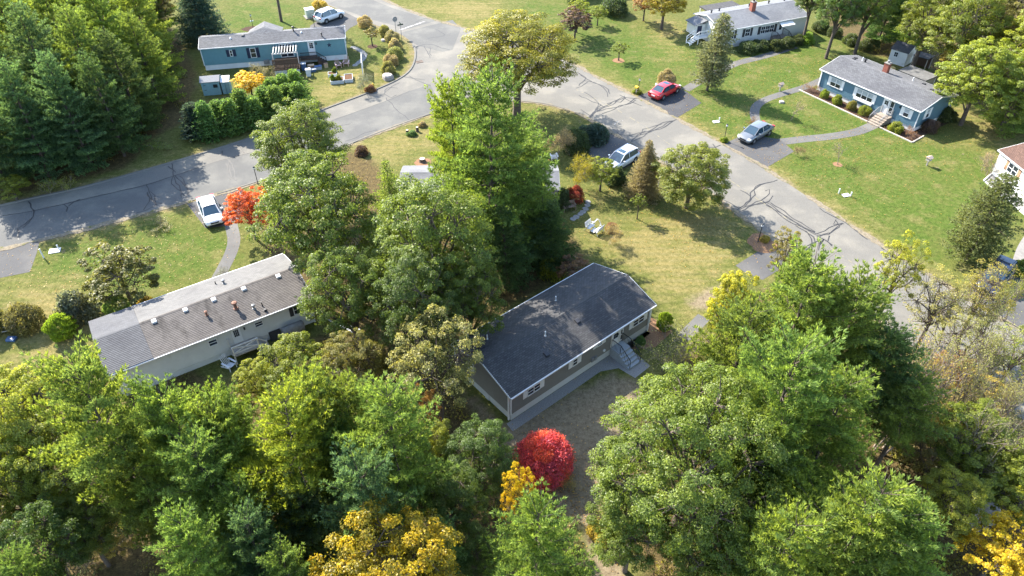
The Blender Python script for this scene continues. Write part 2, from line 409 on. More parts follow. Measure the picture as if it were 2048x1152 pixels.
# driveways and paths
DW = [("driveway", [(-60, 510), (0, 499), (80, 480), (74, 505), (60, 544), (0, 556), (-60, 566)], DRIVE),
      ("driveway", [(374, 408), (478, 374), (500, 398), (478, 438), (452, 452), (411, 456)], DRIVE),
      ("driveway", [(620, 52), (648, 32), (694, 22), (724, 44), (700, 56), (690, 66), (622, 62)], DRIVE),
      ("driveway", [(1272, 194), (1315, 176), (1362, 178), (1374, 184), (1403, 206), (1350, 238)], DRIVE_D),
      ("driveway", [(1444, 289), (1492, 268), (1560, 279), (1588, 303), (1530, 337)], DRIVE),
      ("driveway", [(1176, 300), (1224, 263), (1284, 299), (1262, 330), (1215, 352), (1188, 330)], DRIVE),
      ("driveway", [(1471, 531), (1532, 493), (1580, 500), (1575, 530), (1525, 560), (1490, 545)], DRIVE),
      ("driveway", [(1940, 590), (1970, 540), (2035, 530), (2100, 560), (2110, 640), (2000, 660)], DRIVE)]
for nm, p, mt in DW: sheet(nm, GP(p), 0.010, mt)
WALKS = [([(462, 448), (468, 480), (462, 505), (450, 530), (436, 556)], 1.15, PATH),
         ([(1370, 180), (1392, 167), (1420, 152), (1470, 128), (1530, 112), (1590, 93)], 1.25, PATH),
         ([(1652, 156), (1610, 174), (1560, 189), (1530, 200), (1513, 212), (1509, 228), (1514, 250), (1516, 262)], 1.1, PATH),
         ([(1748, 250), (1712, 264), (1660, 273), (1610, 278), (1552, 285)], 1.35, PATH),
         ([(2064, 470), (2046, 500), (2036, 530)], 1.0, CONC), ([(1366, 676), (1390, 652), (1408, 634)], 1.1, PATH)]
for p, w, mt in WALKS: strip("path", smooth_line(GP(p), 0.6), w, 0.008, mt)

# painted lines and tar crack seals on the road
LINE = M("worn_yellow_paint", (0.19, 0.165, 0.1), 0.8, 0.2, 3, stain=((0.118, 0.113, 0.103), 1.6, 0.42, 0.55))
WLINE = M("worn_white_paint", (0.28, 0.27, 0.26), 0.8, 0.1, 4, stain=((0.118, 0.113, 0.103), 1.2, 0.5, 0.6))
strip("lane_line", smooth_line(GP([(1150, 178), (1230, 218), (1290, 254), (1360, 303), (1455, 358), (1520, 402), (1640, 482), (1720, 536)])), 0.10, 0.0242, LINE, road)
strip("stop_line", GP([(800, 60), (850, 43)]), 0.3, 0.0245, WLINE, road)
strip("road_mark", smooth_line(GP([(1229, 250), (1233, 244), (1246, 242)]), 0.2), 0.12, 0.0245, WLINE, road)
TAR = M("tar_sealant", (0.022, 0.021, 0.021), 0.6, 0.2, 3)
rt = random.Random(5)
def tar(pts, w=0.095, wob=0.16, parent=road, z=0.0285):
    p = smooth_line(GP(pts), 0.55); q = []; off = 0
    for i, (x, y) in enumerate(p):
        off = off * 0.72 + rt.uniform(-wob, wob)
        a = p[max(i - 1, 0)]; b = p[min(i + 1, len(p) - 1)]; L = math.hypot(b[0] - a[0], b[1] - a[1]) or 1
        q.append((x - (b[1] - a[1]) / L * off, y + (b[0] - a[0]) / L * off))
    strip("crack_seal", q, [w * rt.uniform(0.65, 1.25) for _ in q], z + rt.uniform(0, 0.003), TAR, parent)
TARS = [[(1168,185),(1176,190),(1192,207),(1194,214),(1187,222),(1178,236)],[(1159,190),(1180,200),(1200,210),(1194,216),(1192,224)],[(1200,208),(1212,214),(1200,222),(1178,236)],
        [(1178,236),(1190,222),(1210,210),(1225,203),(1246,195),(1252,197)],[(1178,235),(1200,218),(1222,208),(1240,199),(1249,192)],[(1198,224),(1222,217),(1246,211),(1272,199)],[(1204,228),(1240,212),(1262,208),(1274,201)],
        [(1214,208),(1228,202),(1240,204),(1252,195),(1266,198),(1280,197)],[(1160,150),(1168,156),(1163,164),(1156,172)],[(1168,162),(1190,166),(1205,176),(1212,186),(1216,194)],[(1150,176),(1160,172),(1172,163)],[(1146,140),(1170,155),(1196,168),(1216,176),(1222,188)],
        [(1160,220),(1178,228),(1186,237)],[(1240,190),(1262,206),(1284,213)],
        [(1262,283),(1280,276),(1300,264),(1325,252),(1350,240)],[(1262,284),(1276,270),(1296,262),(1318,250),(1348,241)],[(1260,282),(1282,270),(1310,262),(1330,254),(1351,238)],[(1240,268),(1256,272),(1276,268),(1290,262)],[(1236,264),(1250,276),(1264,284)],
        [(1196,250),(1225,266),(1250,280),(1280,300)],[(1278,270),(1284,258),(1304,254),(1322,248)],
        [(1470,420),(1490,412),(1502,396),(1500,386),(1512,374),(1530,366),(1548,362)],[(1478,418),(1500,402),(1508,390),(1506,380),(1520,370),(1544,364)],[(1488,414),(1512,404),(1530,398),(1542,388),(1540,378),(1528,380)],[(1500,410),(1520,410),(1538,402),(1545,392)],[(1475,428),(1500,416),(1520,404),(1540,404)],[(1440,396),(1458,408),(1476,416)],[(1480,380),(1494,386),(1504,392)],[(1548,362),(1555,360)],[(1410,302),(1420,296),(1432,296),(1444,292)],[(1426,288),(1432,297)],
        [(1530,404),(1550,416),(1580,436),(1612,458),(1634,468)],[(1526,402),(1548,420),(1574,436),(1596,452),(1632,470)],[(1534,410),(1560,428),(1590,446),(1628,466)],[(1540,406),(1566,424),(1600,446),(1630,464)],
        [(1634,468),(1650,462),(1670,452),(1684,446)],[(1634,470),(1656,468),(1672,460),(1688,450)],[(1640,474),(1662,466),(1680,454),(1674,442)],[(1674,440),(1668,448),(1686,446)],[(1590,452),(1610,464),(1618,478),(1614,492),(1602,500)],[(1612,462),(1630,474),(1632,486),(1620,496),(1606,504)],[(1632,472),(1648,482),(1660,492)],[(1636,488),(1646,478),(1634,500)],[(1610,500),(1626,490),(1640,480)],[(1660,472),(1658,484),(1664,492)],
        [(1640,416),(1660,428),(1672,436),(1690,448),(1716,466),(1732,480)],[(1762,496),(1784,514)],[(1565,482),(1585,498),(1600,502)],
        [(770,146),(800,150),(820,154),(850,160)],[(820,152),(845,166),(862,170)],[(770,196),(790,215),(812,236),(818,240)],[(800,166),(778,178),(768,188),(782,196),(792,190)],[(768,186),(776,176),(796,176)],[(826,96),(850,90),(870,92),(900,100)],[(846,92),(856,104),(862,116)],[(858,96),(862,112)],[(870,58),(888,70),(856,78)],[(830,44),(852,36)],[(640,264),(670,252),(700,246)],[(692,284),(720,272),(728,266),(755,260)],
        [(343,325),(348,340),(352,350),(358,365),(366,385),(376,398)],[(345,354),(350,372),(362,384),(364,396)],[(352,350),(366,362),(372,376),(382,388)],[(358,352),(370,366),(380,380),(376,390)],[(338,332),(352,345)],
        [(292,370),(296,385),(302,398),(308,412)],[(292,388),(300,396),(294,410),(290,420)],[(300,384),(308,392),(312,406),(325,406)],[(296,384),(302,402),(310,410),(290,420),(268,428)],
        [(455,320),(460,335),(463,348),(472,362)],[(460,320),(464,336),(470,352),(476,360)],[(452,326),(456,344),(460,360)],[(475,290),(483,296),(490,306)],[(443,302),(444,310)],
        [(54,404),(60,416),(68,422),(64,434),(52,448),(36,458),(37,480)],[(66,434),(56,446),(44,456)],[(126,410),(132,416),(128,424)],[(136,412),(150,404),(162,400)]]
for t in TARS: tar(t)
tar([(5, 432), (70, 421), (130, 408), (215, 388), (290, 370), (345, 353), (430, 325), (512, 303)], 0.11, 0.05)
tar([(646, 247), (700, 228), (746, 212), (821, 182)], 0.06, 0.05)
tar([(1447, 291), (1490, 314), (1529, 338)], 0.06, 0.04)
# storm drain grate
gx, gy = G(839, 124)
gr = empty("storm_drain", (gx, gy, 0.03), 0.4, "rusty storm drain grate at the kerb where the streets meet", "drain")
RUST = M("rusty_iron", (0.12, 0.08, 0.06), 0.85, 0.3, 6)
MB().box(-0.45, 0.45, -0.32, -0.26, 0, 0.03).box(-0.45, 0.45, 0.26, 0.32, 0, 0.03).box(-0.45, -0.39, -0.26, 0.26, 0, 0.03).box(0.39, 0.45, -0.26, 0.26, 0, 0.03).build("frame", RUST, gr)
for k in range(6): MB().box(-0.35 + k * 0.13, -0.30 + k * 0.13, -0.26, 0.26, 0, 0.025).build("slat", RUST, gr)
# ------------------------------------------------------------------ houses
def shingle(name, col, var=0.35, row=0.145, stain=None, lines=0.4):
    m, nt, nn, ln, b = new_mat(name)
    v = N(nt, "TexCoord").outputs["Object"]
    br = N(nt, "TexBrick", Scale=1.0); br.inputs["Brick Width"].default_value = 0.3; br.inputs["Row Height"].default_value = row
    br.inputs["Mortar Size"].default_value = 0.018; br.inputs["Bias"].default_value = 0.0
    br.inputs["Color1"].default_value = tuple(c * (1 - var) for c in col) + (1,); br.inputs["Color2"].default_value = tuple(c * (1 + var) for c in col) + (1,)
    br.inputs["Mortar"].default_value = tuple(c * lines for c in col) + (1,)
    ln.new(v, br.inputs[0])
    n1 = noise(nt, v, 30, 3.0, 0.7); n2 = noise(nt, v, 0.5, 4.0, 0.6)
    c = mixc(nt, 0.35, br.outputs[0], ramp(nt, n1, [(0.3, tuple(x * 0.6 for x in col)), (0.7, tuple(x * 1.4 for x in col))]))
    c = mixc(nt, sstep(nt, n2, 0.4, 0.7), c, mixc(nt, 1.0, c, (0.8, 0.8, 0.82), 'MULTIPLY'))
    if stain:
        mp = N(nt, "Mapping"); mp.inputs["Scale"].default_value = (1.0, 0.28, 1); ln.new(v, mp.inputs[0])
        c = mixc(nt, math_n(nt, 'MULTIPLY', sstep(nt, noise(nt, mp.outputs[0], 0.85, 4.0, 0.6), 0.5, 0.72), 0.8), c, stain)
    ln.new(c, b.inputs["Base Color"]); b.inputs["Roughness"].default_value = 0.85; b.inputs["Specular IOR Level"].default_value = 0.3
    bump(nt, b, n1, 0.3, 0.01)
    return m
WHITE = M("white_trim", (0.66, 0.65, 0.63), 0.55, 0.05, 2); OFFW = M("off_white_siding", (0.56, 0.55, 0.52), 0.6, 0.06, 1.5, stain=((0.42, 0.4, 0.36), 0.8, 0.6, 0.8))
GLASS = M("window_glass", (0.02, 0.026, 0.034), 0.06, 0.3, 2, spec=0.7)
BLIND = M("window_blind_glass", (0.33, 0.36, 0.38), 0.12, 0.2, 3, spec=0.6)
BLACKM = M("black_metal", (0.018, 0.018, 0.02), 0.45, 0.2, 5); GREYM = M("grey_metal", (0.25, 0.25, 0.25), 0.5, 0.15, 5, metal=0.4)
NAVY = M("navy_shutter", (0.012, 0.02, 0.05), 0.5, 0.1, 4); DKSH = M("charcoal_shutter", (0.035, 0.035, 0.04), 0.55, 0.1, 4)
BRICK = M("chimney_brick", (0.26, 0.085, 0.055), 0.9, 0.35, 9, bmp=0.3)
DKWOOD = M("dark_brown_wood", (0.085, 0.052, 0.034), 0.85, 0.3, 5, sx=(6, 6, 1)); GREYWOOD = M("weathered_wood", (0.3, 0.27, 0.23), 0.9, 0.25, 5)
MULCH = M("bark_mulch", (0.06, 0.036, 0.026), 1.0, 0.5, 14, bmp=0.8, spec=0.1); GRAVEL = M("grey_gravel", (0.22, 0.212, 0.2), 0.95, 0.45, 18, bmp=0.8, spec=0.1)
REDMULCH = M("tan_mulch", (0.2, 0.115, 0.065), 1.0, 0.4, 12, bmp=0.7, spec=0.1)

class House:
    def __init__(s, name, label, o, rz, L, W, ze, zr, skirt, wall, roof, trim=None, skirtm=None, ov=0.24, ridge=0.5, boards=("F",), bh=0.19, roof_back=None, cat="house", x_roof=(0, None), fascia=None):
        s.e = empty(name, o, R(rz), label, cat)
        s.L, s.W, s.ze, s.zr, s.sk, s.ov = L, W, ze, zr, skirt, ov
        s.yr = W * ridge; trim = trim or WHITE; s.trim = trim; fascia = fascia or WHITE
        x0, x1, y0, y1 = ov, L - ov, ov, W - ov; s.b = (x0, x1, y0, y1)
        k = (zr - ze) / s.yr; s.k = k
        zw0 = ze - 0.03; kb = (zr - ze) / (W - s.yr)
        zf = zw0 + k * ov; zb = zw0 + kb * ov; zt = zr - 0.06
        mb = MB()                                   # walls with gable tops
        rings = [[(x, y0, skirt), (x, y1, skirt), (x, y1, zb), (x, s.yr, zt), (x, y0, zf)] for x in (x0, x1)]
        mb.loft(rings).build("wall", wall, s.e)
        if skirt > 0.05: MB().box(x0 + 0.03, x1 - 0.03, y0 + 0.03, y1 - 0.03, -0.02, skirt + 0.002).build("skirt", skirtm or WHITE, s.e)
        s.wallm = wall
        for f in boards:
            n = int((ze - skirt - 0.02) / bh)
            s0, s1 = (x0, x1) if f in "FB" else (y0, y1)
            for i in range(n):
                z0 = skirt + 0.012 + i * bh; mbb = MB()
                p = [s.fp(f, a, z, d) for a in (s0 + 0.004, s1 - 0.004) for z, d in ((z0, -0.01), (z0, 0.024), (z0 + bh - 0.004, 0.008), (z0 + bh - 0.004, -0.01))]
                mbb.loft([p[:4], p[4:]]).build("siding_board", wall, s.e)
            for a in (s0, s1):
                w = 0.05; s.fbox(MB(), f, a - w, a + w, skirt, ze - 0.02, -0.03, 0.034).build("corner_trim", trim, s.e)
        # roof: lapped shingle courses, one part
        s.roof = s.roof_part(roof, 0, L, roof_back)
        for y, z in ((0.0, ze), (W, ze)):           # gutters and eave boards
            sg = -1 if y == 0 else 1
            MB().box(-0.0, L, min(y, y + sg * 0.09), max(y, y + sg * 0.09), z - 0.12, z - 0.015).build("gutter", fascia, s.e)
        for x in (0.0, L):                          # rake boards
            mb = MB()
            for (ya, za), (yb, zb2) in (((0, ze), (s.yr, zr)), ((s.yr, zr), (W, ze))):
                mb.bar((x, ya, za - 0.06), (x, yb, zb2 - 0.06), 0.05, 0.13)
            mb.build("rake_board", fascia, s.e)
        rc = MB()
        rc.loft([[(x, s.yr - 0.16, zr - 0.16 * k + 0.018), (x, s.yr, zr + 0.03), (x, s.yr + 0.16, zr - 0.16 * kb + 0.018), (x, s.yr, zr - 0.06)] for x in (-0.02, L + 0.02)]).build("ridge_cap", roof, s.roof)
        s.kb = kb
    def roof_part(s, mat, xa, xb, mat_back=None, dz=0.0, step=0.145, parent=None):
        def slope(y0, z0, y1, z1):
            L = math.hypot(y1 - y0, z1 - z0); n = max(int(L / step), 1); vs, fs = [], []
            ny, nz = -(z1 - z0) / L, (y1 - y0) / L
            if nz < 0: ny, nz = -ny, -nz
            for i in range(n):
                ta, tb = i / n, (i + 1) / n
                for t, h in ((ta, 0.0), (ta, 0.016), (tb, 0.0)):
                    y = y0 + (y1 - y0) * t + ny * h; z = z0 + (z1 - z0) * t + nz * h + dz
                    vs += [(xa, y, z), (xb, y, z)]
                o = i * 6; fs += [(o, o + 1, o + 3, o + 2), (o + 2, o + 3, o + 5, o + 4)]
            return vs, fs
        mb = MB(); mb.add(*slope(0, s.ze, s.yr, s.zr))
        if mat_back is None: mb.add(*slope(s.W, s.ze, s.yr, s.zr))
        mb.add([(xa, 0, s.ze - 0.03), (xb, 0, s.ze - 0.03), (xb, s.yr, s.zr - 0.05), (xa, s.yr, s.zr - 0.05), (xb, s.W, s.ze - 0.03), (xa, s.W, s.ze - 0.03)], [(0, 1, 2, 3), (3, 2, 4, 5)])
        o = mb.build("roof", mat, parent or s.e, fix=False)
        if mat_back is not None:
            MB().add(*slope(s.W, s.ze, s.yr, s.zr)).build("roof_slope", mat_back, o, fix=False)
        return o
    def fp(s, f, a, z, d):
        x0, x1, y0, y1 = s.b
        return {"F": (a, y0 - d, z), "B": (a, y1 + d, z), "L": (x0 - d, a, z), "R": (x1 + d, a, z)}[f]
    def fbox(s, mb, f, a0, a1, z0, z1, d0, d1):
        p = [s.fp(f, a, z, d) for a in (a0, a1) for z in (z0, z1) for d in (d0, d1)]
        lo = [min(q[i] for q in p) for i in range(3)]; hi = [max(q[i] for q in p) for i in range(3)]
        return mb.box(lo[0], hi[0], lo[1], hi[1], lo[2], hi[2])
    def window(s, f, a0, a1, z0, z1, n=1, shutters=None, shw=0.34, frame=None, grid=False, blind=False, sill=False, parent=None):
        frame = frame or WHITE; t = 0.06
        mb = MB(); s.fbox(mb, f, a0, a1, z1 - t, z1, -0.02, 0.075); s.fbox(mb, f, a0, a1, z0, z0 + t, -0.02, 0.085)
        w = (a1 - a0) / n
        for i in range(n + 1):
            c = a0 + i * w; tt = t / 2 if 0 < i < n else t
            lo = c if i == 0 else c - tt; hi = c if i == n else c + tt
            s.fbox(mb, f, lo, hi, z0 + t, z1 - t, -0.02, 0.075)
        win = mb.build("window", frame, s.e)
        zm = (z0 + z1) / 2
        for i in range(n):
            l = a0 + i * w + (t if i == 0 else t / 2); h = a0 + (i + 1) * w - (t if i == n - 1 else t / 2)
            s.fbox(MB(), f, l, h, zm - 0.025, zm + 0.025, 0.0, 0.062).build("sash_rail", frame, win)
            for za, zb, mt in ((z0 + t, zm - 0.025, GLASS), (zm + 0.025, z1 - t, BLIND if blind else GLASS)):
                s.fbox(MB(), f, l, h, za, zb, 0.0, 0.045).build("pane", mt, win)
            if grid: s.fbox(MB(), f, (l + h) / 2 - 0.015, (l + h) / 2 + 0.015, z0 + t, z1 - t, 0.01, 0.058).build("muntin", frame, win)
        if sill: s.fbox(MB(), f, a0 - 0.1, a1 + 0.1, z0 - 0.26, z0 - 0.01, 0.0, 0.2).build("window_box", WHITE, win)
        if shutters:
            for l, h in ((a0 - shw, a0 - 0.02), (a1 + 0.02, a1 + shw)):
                sh = s.fbox(MB(), f, l, h, z0 - 0.02, z1 + 0.02, 0.0, 0.055).build("shutter", shutters, s.e)
                for q in range(6):
                    za = z0 + 0.05 + q * (z1 - z0 - 0.1) / 6; s.fbox(MB(), f, l + 0.05, h - 0.05, za, za + (z1 - z0) / 9, 0.05, 0.07).build("louvre", shutters, sh)
        return win
    def door(s, f, a0, a1, z0, z1, mat=None, light=(0.15, 0.55), grid=(2, 3), frame=None, glass=None, handle=True):
        mat = mat or WHITE; t = 0.07
        d = MB(); s.fbox(d, f, a0 + t, a1 - t, z0, z1 - t, -0.02, 0.05); dr = d.build("door", mat, s.e)
        fr = MB(); s.fbox(fr, f, a0, a0 + t, z0, z1, -0.02, 0.08); s.fbox(fr, f, a1 - t, a1, z0, z1, -0.02, 0.08); s.fbox(fr, f, a0 + t, a1 - t, z1 - t, z1, -0.02, 0.08)
        fr.build("frame", frame or WHITE, dr)
        if light:
            w = a1 - a0; h = z1 - z0; l, r_ = a0 + w * 0.22, a1 - w * 0.22; za, zb = z1 - h * light[1], z1 - h * light[0]
            nx, nz = grid
            for i in range(nx):
                for j in range(nz):
                    s.fbox(MB(), f, l + (r_ - l) * i / nx + 0.012, l + (r_ - l) * (i + 1) / nx - 0.012, za + (zb - za) * j / nz + 0.012, za + (zb - za) * (j + 1) / nz - 0.012, 0.045, 0.062).build("pane", glass or GLASS, dr)
        if handle: s.fbox(MB(), f, a1 - t - 0.16, a1 - t - 0.1, z0 + 0.95, z0 + 1.07, 0.04, 0.1).build("handle", BLACKM, dr)
        return dr
    def roof_z(s, y): return s.ze + s.k * y if y <= s.yr else s.zr - s.kb * (y - s.yr)
    def pipe(s, x, y, h, r=0.05, mat=None, name="vent_pipe", top=None):
        z = s.roof_z(y); m = MB().lathe([(r * 1.9, -0.05), (r * 1.5, 0.05), (r, 0.07), (r, h), (r * 0.7, h)], (x, y, z), 10)
        if top: m.lathe([(r * 1.6, 0), (r * 1.8, 0.03), (r * 1.6, 0.11), (r * 0.3, 0.16)], (x, y, z + h + 0.01), 10)
        return m.build(name, mat or GREYM, s.roof)
    def box_vent(s, x, y, w=0.36, h=0.14, mat=None, d=None):
        z = s.roof_z(y); d = d or w; k = s.k if y < s.yr else -s.kb
        m = MB(); r = [[(x - w * a / 2, y - d * a / 2, z - k * d * a / 2 + q), (x + w * a / 2, y - d * a / 2, z - k * d * a / 2 + q), (x + w * a / 2, y + d * a / 2, z + k * d * a / 2 + q), (x - w * a / 2, y + d * a / 2, z + k * d * a / 2 + q)] for a, q in ((1, -0.02), (1, h * 0.8), (0.8, h))]
        return m.loft(r).build("roof_vent", mat or DKSH, s.roof)
    def chimney(s, x, y, w, d, ztop, mat, cap=None):
        c = MB().box(x - w / 2, x + w / 2, y - d / 2, y + d / 2, s.roof_z(y) - 0.4, ztop).build("chimney", mat, s.roof)
        MB().box(x - w / 2 - 0.05, x + w / 2 + 0.05, y - d / 2 - 0.05, y + d / 2 + 0.05, ztop + 0.002, ztop + 0.07).build("chimney_cap", CONC, c)
        MB().lathe([(0.13, 0), (0.12, 0.22), (0.17, 0.24), (0.17, 0.28), (0.02, 0.33)], (x, y, ztop + 0.072), 10).build("flue", cap or GREYM, c)
    def steps(s, x0, x1, y_top, z_top, run, n, mat, landing, rails=None, direction=(0, -1), slats=False):
        """steps at the front: landing of depth `landing`, then n treads going down towards -y"""
        y0 = s.b[2] - 0.03; yl = y0 - landing
        st = MB().box(x0, x1, yl, y0, 0, z_top).build("steps", mat, s.e)
        for i in range(n):
            zt = z_top * (n - i) / (n + 1); MB().box(x0, x1, yl - (i + 1) * run, yl - i * run, 0, zt).build("tread", mat, st)
        if rails:
            for x in (x0 + 0.06, x1 - 0.06):
                rl = MB(); a = (x, y0 - 0.05, z_top + 0.85); b = (x, yl, z_top + 0.85); c = (x, yl - n * run, 0.95)
                rl.bar(a, b, 0.045).bar(b, c, 0.045)
                for p in (a, b, c): rl.bar(p, (p[0], p[1], p[2] - 0.85), 0.04)
                for q in range(1, 7):
                    t = q / 7; pa = Vector(a).lerp(Vector(b), t); pc = Vector(b).lerp(Vector(c), t)
                    rl.bar(pa, pa - Vector((0, 0, 0.82)), 0.018); rl.bar(pc, pc - Vector((0, 0, 0.82)), 0.018)
                rl.build("railing", rails, s.e)
        return st
    def wp(s, x, y, z=0.0):
        c, n = math.cos(s.e.rotation_euler[2]), math.sin(s.e.rotation_euler[2])
        return (s.e.location.x + c * x - n * y, s.e.location.y + n * x + c * y, z)

# --- grey house in the middle
TAUPE = M("taupe_siding", (0.165, 0.158, 0.145), 0.7, 0.07, 2); PALESK = M("pale_skirting", (0.5, 0.5, 0.49), 0.6, 0.06, 2)
LTGREY = M("grey_siding", (0.2, 0.195, 0.185), 0.7, 0.07, 2)
gh = House("grey_house", "taupe grey house with charcoal shingle roof behind the round red bush", (-0.102, 33.302), 40.29, 14.8, 6.75, 2.7, 3.72, 0.68, TAUPE, shingle("charcoal_shingle", (0.07, 0.068, 0.067)), skirtm=PALESK, boards=("F", "L"), ridge=0.46, ov=0.2)
for a0, a1, z0, z1, n in ((1.66, 2.9, 1.5, 2.2, 2), (6.03, 6.56, 1.55, 2.24, 1), (8.5, 9.1, 1.95, 2.34, 1), (12.45, 13.75, 1.52, 2.24, 2)):
    gh.window("F", a0, a1, z0, z1, n, WHITE, 0.37)
gh.window("L", 4.3, 4.95, 1.7, 2.45, 1, grid=True)
gh.door("F", 10.12, 11.02, 0.9, 2.3, light=(0.12, 0.5), grid=(2, 2)); gh.window("F", 11.06, 11.36, 1.0, 2.2, 1)
STEPG = M("grey_composite", (0.27, 0.29, 0.3), 0.8, 0.12, 3)
gh.steps(10.12, 11.38, 0, 0.88, 0.27, 4, STEPG, 0.95, BLACKM)
for x, y in ((2.09, 5.1), (8.76, 4.97), (5.33, 2.4)): gh.pipe(x, y, 0.45, 0.05, WHITE)
for x, y in ((8.26, 2.05), (4.4, 1.2), (1.14, 4.6)): gh.box_vent(x, y, 0.36)
mt = gh.fbox(MB(), "F", 8.0, 8.25, 0.75, 1.15, 0, 0.16).build("electric_meter", GREYM, gh.e); gh.fbox(MB(), "F", 8.35, 8.6, 0.7, 1.05, 0, 0.14).build("electric_meter", GREYM, gh.e)
gh.fbox(MB(), "F", 9.3, 9.48, 0.98, 1.14, 0, 0.12).build("dryer_vent", WHITE, gh.e)
gh.fbox(MB(), "F", 14.32, 14.42, 0.05, 2.6, 0.03, 0.13).build("downspout", WHITE, gh.e); gh.fbox(MB(), "L", 0.3, 0.4, 0.05, 2.65, 0.03, 0.13).build("downspout", WHITE, gh.e)
gh.fbox(MB(), "L", 2.65, 3.05, 0.03, 0.6, -0.02, 0.03).build("access_panel", PALESK, gh.e)
p = [gh.wp(x, y)[:2] for x, y in ((-0.2, 0.2), (14.4, 0.2), (14.4, -0.2), (11.9, -0.4), (11.7, -2.6), (9.9, -2.7), (9.7, -1.2), (8.4, -0.55), (5, -0.6), (-0.3, -0.6))]
sheet("gravel_strip", p, 0.006, GRAVEL)
sheet("garden_bed", [gh.wp(x, y)[:2] for x, y in ((12.0, 0.15), (14.5, 0.15), (14.8, 3.0), (15.8, 3.0), (16.0, -1.2), (13.5, -1.5), (12.0, -0.5))], 0.006, REDMULCH)

# --- long white house on the left with a two-tone roof
roof4 = shingle("brown_grey_shingle", (0.115, 0.102, 0.092), 0.2, stain=(0.028, 0.024, 0.021), lines=0.7); roof4_sunlit = shingle("sunlit_grey_shingle", (0.132, 0.127, 0.12), 0.2, lines=0.8); roof4e = shingle("slate_grey_shingle", (0.088, 0.088, 0.092), 0.2, lines=0.75)  # back slope gets a paler shingle: sunlight put into its colour
a4 = R(33.47); o4 = np.array(G(340, 703.7, 2.7)); o4 = o4 - 4.3 * np.array([math.cos(a4), math.sin(a4)])
wh = House("white_house", "long white house with stained brown roof and white roof vents", o4, 33.47, 15.25, 6.65, 2.7, 3.5, 0.5, OFFW, roof4, ov=0.22, roof_back=roof4_sunlit, boards=("F",), bh=0.14)
wh.roof_part(roof4e, -0.03, 3.15, None, 0.035, parent=wh.roof)
X = 4.3
wh.window("F", X + 2.6, X + 3.28, 1.6, 2.2); wh.window("F", X + 6.13, X + 6.8, 1.72, 2.24); wh.window("F", X + 9.24, X + 9.84, 1.48, 2.4, 1, DKSH, 0.32, grid=False, blind=False)
wh.door("F", X + 4.36, X + 5.05, 0.95, 2.36, light=(0.08, 0.55), grid=(3, 3)); 
wh.fbox(MB(), "F", X + 5.3, X + 5.42, 2.0, 2.18, 0, 0.14).build("wall_lamp", BLACKM, wh.e)
wh.fbox(MB(), "F", X + 10.62, X + 10.72, 0.05, 2.6, 0.03, 0.13).build("downspout", WHITE, wh.e)
for i, x in enumerate((-0.17, 2.11, 4.24, 6.58, 9.37)): wh.box_vent(X + x, 3.0, 0.34, 0.13, WHITE)
TERRA = M("rusty_flue", (0.2, 0.1, 0.065), 0.8, 0.3, 8)
wh.pipe(X + 3.31, 1.9, 0.26, 0.075, TERRA, "flue", True); wh.pipe(X + 5.4, 1.55, 0.5, 0.12, TERRA, "flue", True); wh.pipe(X + 6.58, 0.95, 0.26, 0.085, GREYM, "flue", True); wh.pipe(X + 5.53, 5.0, 0.24, 0.08, GREYM, "flue", True); wh.pipe(X + 4.98, 5.4, 0.3, 0.04, BLACKM); wh.pipe(X + 7.22, 0.9, 0.4, 0.04, BLACKM); wh.pipe(X + 7.25, 0.4, 0.16, 0.09, BLACKM)
dk = MB().box(X + 3.9, X + 5.9, -1.05, 0.2, 0.78, 0.9).build("deck", GREYWOOD, wh.e)
OLDW = M("old_white_wood", (0.55, 0.52, 0.47), 0.85, 0.2, 6)
for x, y in ((3.95, -1.0), (5.85, -1.0), (6.45, -1.0), (3.95, 0.1)): MB().box(X + x - 0.05, X + x + 0.05, y - 0.05, y + 0.05, 0, 1.75 if x < 6 else 1.2).build("rail_post", OLDW, dk)
for z in (1.05, 1.68): MB().box(X + 4.0, X + 5.8, -1.03, -0.98, z, z + 0.09).build("rail", OLDW, dk)
MB().bar((X + 4.0, -1.0, 1.12), (X + 5.8, -1.0, 1.68), 0.04, 0.08).build("rail", OLDW, dk); MB().bar((X + 4.0, -1.02, 1.68), (X + 5.8, -1.02, 1.12), 0.04, 0.08).build("rail", OLDW, dk)
MB().bar((X + 5.85, -1.0, 1.7), (X + 6.45, -1.0, 1.15), 0.05, 0.09).build("rail", OLDW, dk)
for i in range(3): MB().box(X + 5.92 + i * 0.25, X + 6.17 + i * 0.25, -1.0, 0.15, 0.0, 0.68 - i * 0.22).build("tread", GREYWOOD, dk)
# oil tank leaning to the wall, board beside it
tk = empty("oil_tank", wh.wp(X + 8.75, -0.42), R(33.47), "long grey oil tank lying along the white house wall", "tank")
TANK = M("tank_grey", (0.16, 0.155, 0.15), 0.6, 0.25, 4)
MB().loft([[(x, 0.36 * k * math.cos(t), 0.72 + 0.5 * k * math.sin(t)) for t in [q * 2 * math.pi / 14 for q in range(14)]] for x, k in ((-0.9, 0.5), (-0.84, 0.9), (-0.75, 1), (0.75, 1), (0.84, 0.9), (0.9, 0.5))]).build("tank_body", TANK, tk, True)
for x in (-0.6, 0.6):
    for y in (-0.2, 0.2): MB().box(x - 0.03, x + 0.03, y - 0.03, y + 0.03, 0, 0.4).build("leg", BLACKM, tk)
bd = tag(MB().add([(-0.45, 0, 0), (0.45, 0, 0), (0.45, 0.18, 0.8), (-0.45, 0.18, 0.8), (-0.45, -0.04, 0.01), (0.45, -0.04, 0.01), (0.45, 0.14, 0.82), (-0.45, 0.14, 0.82)], [(0,1,2,3),(4,7,6,5),(0,4,5,1),(1,5,6,2),(2,6,7,3),(3,7,4,0)]).build("leaning_board", DKSH), "dark square board leaning on the white house beside the tank", "board")
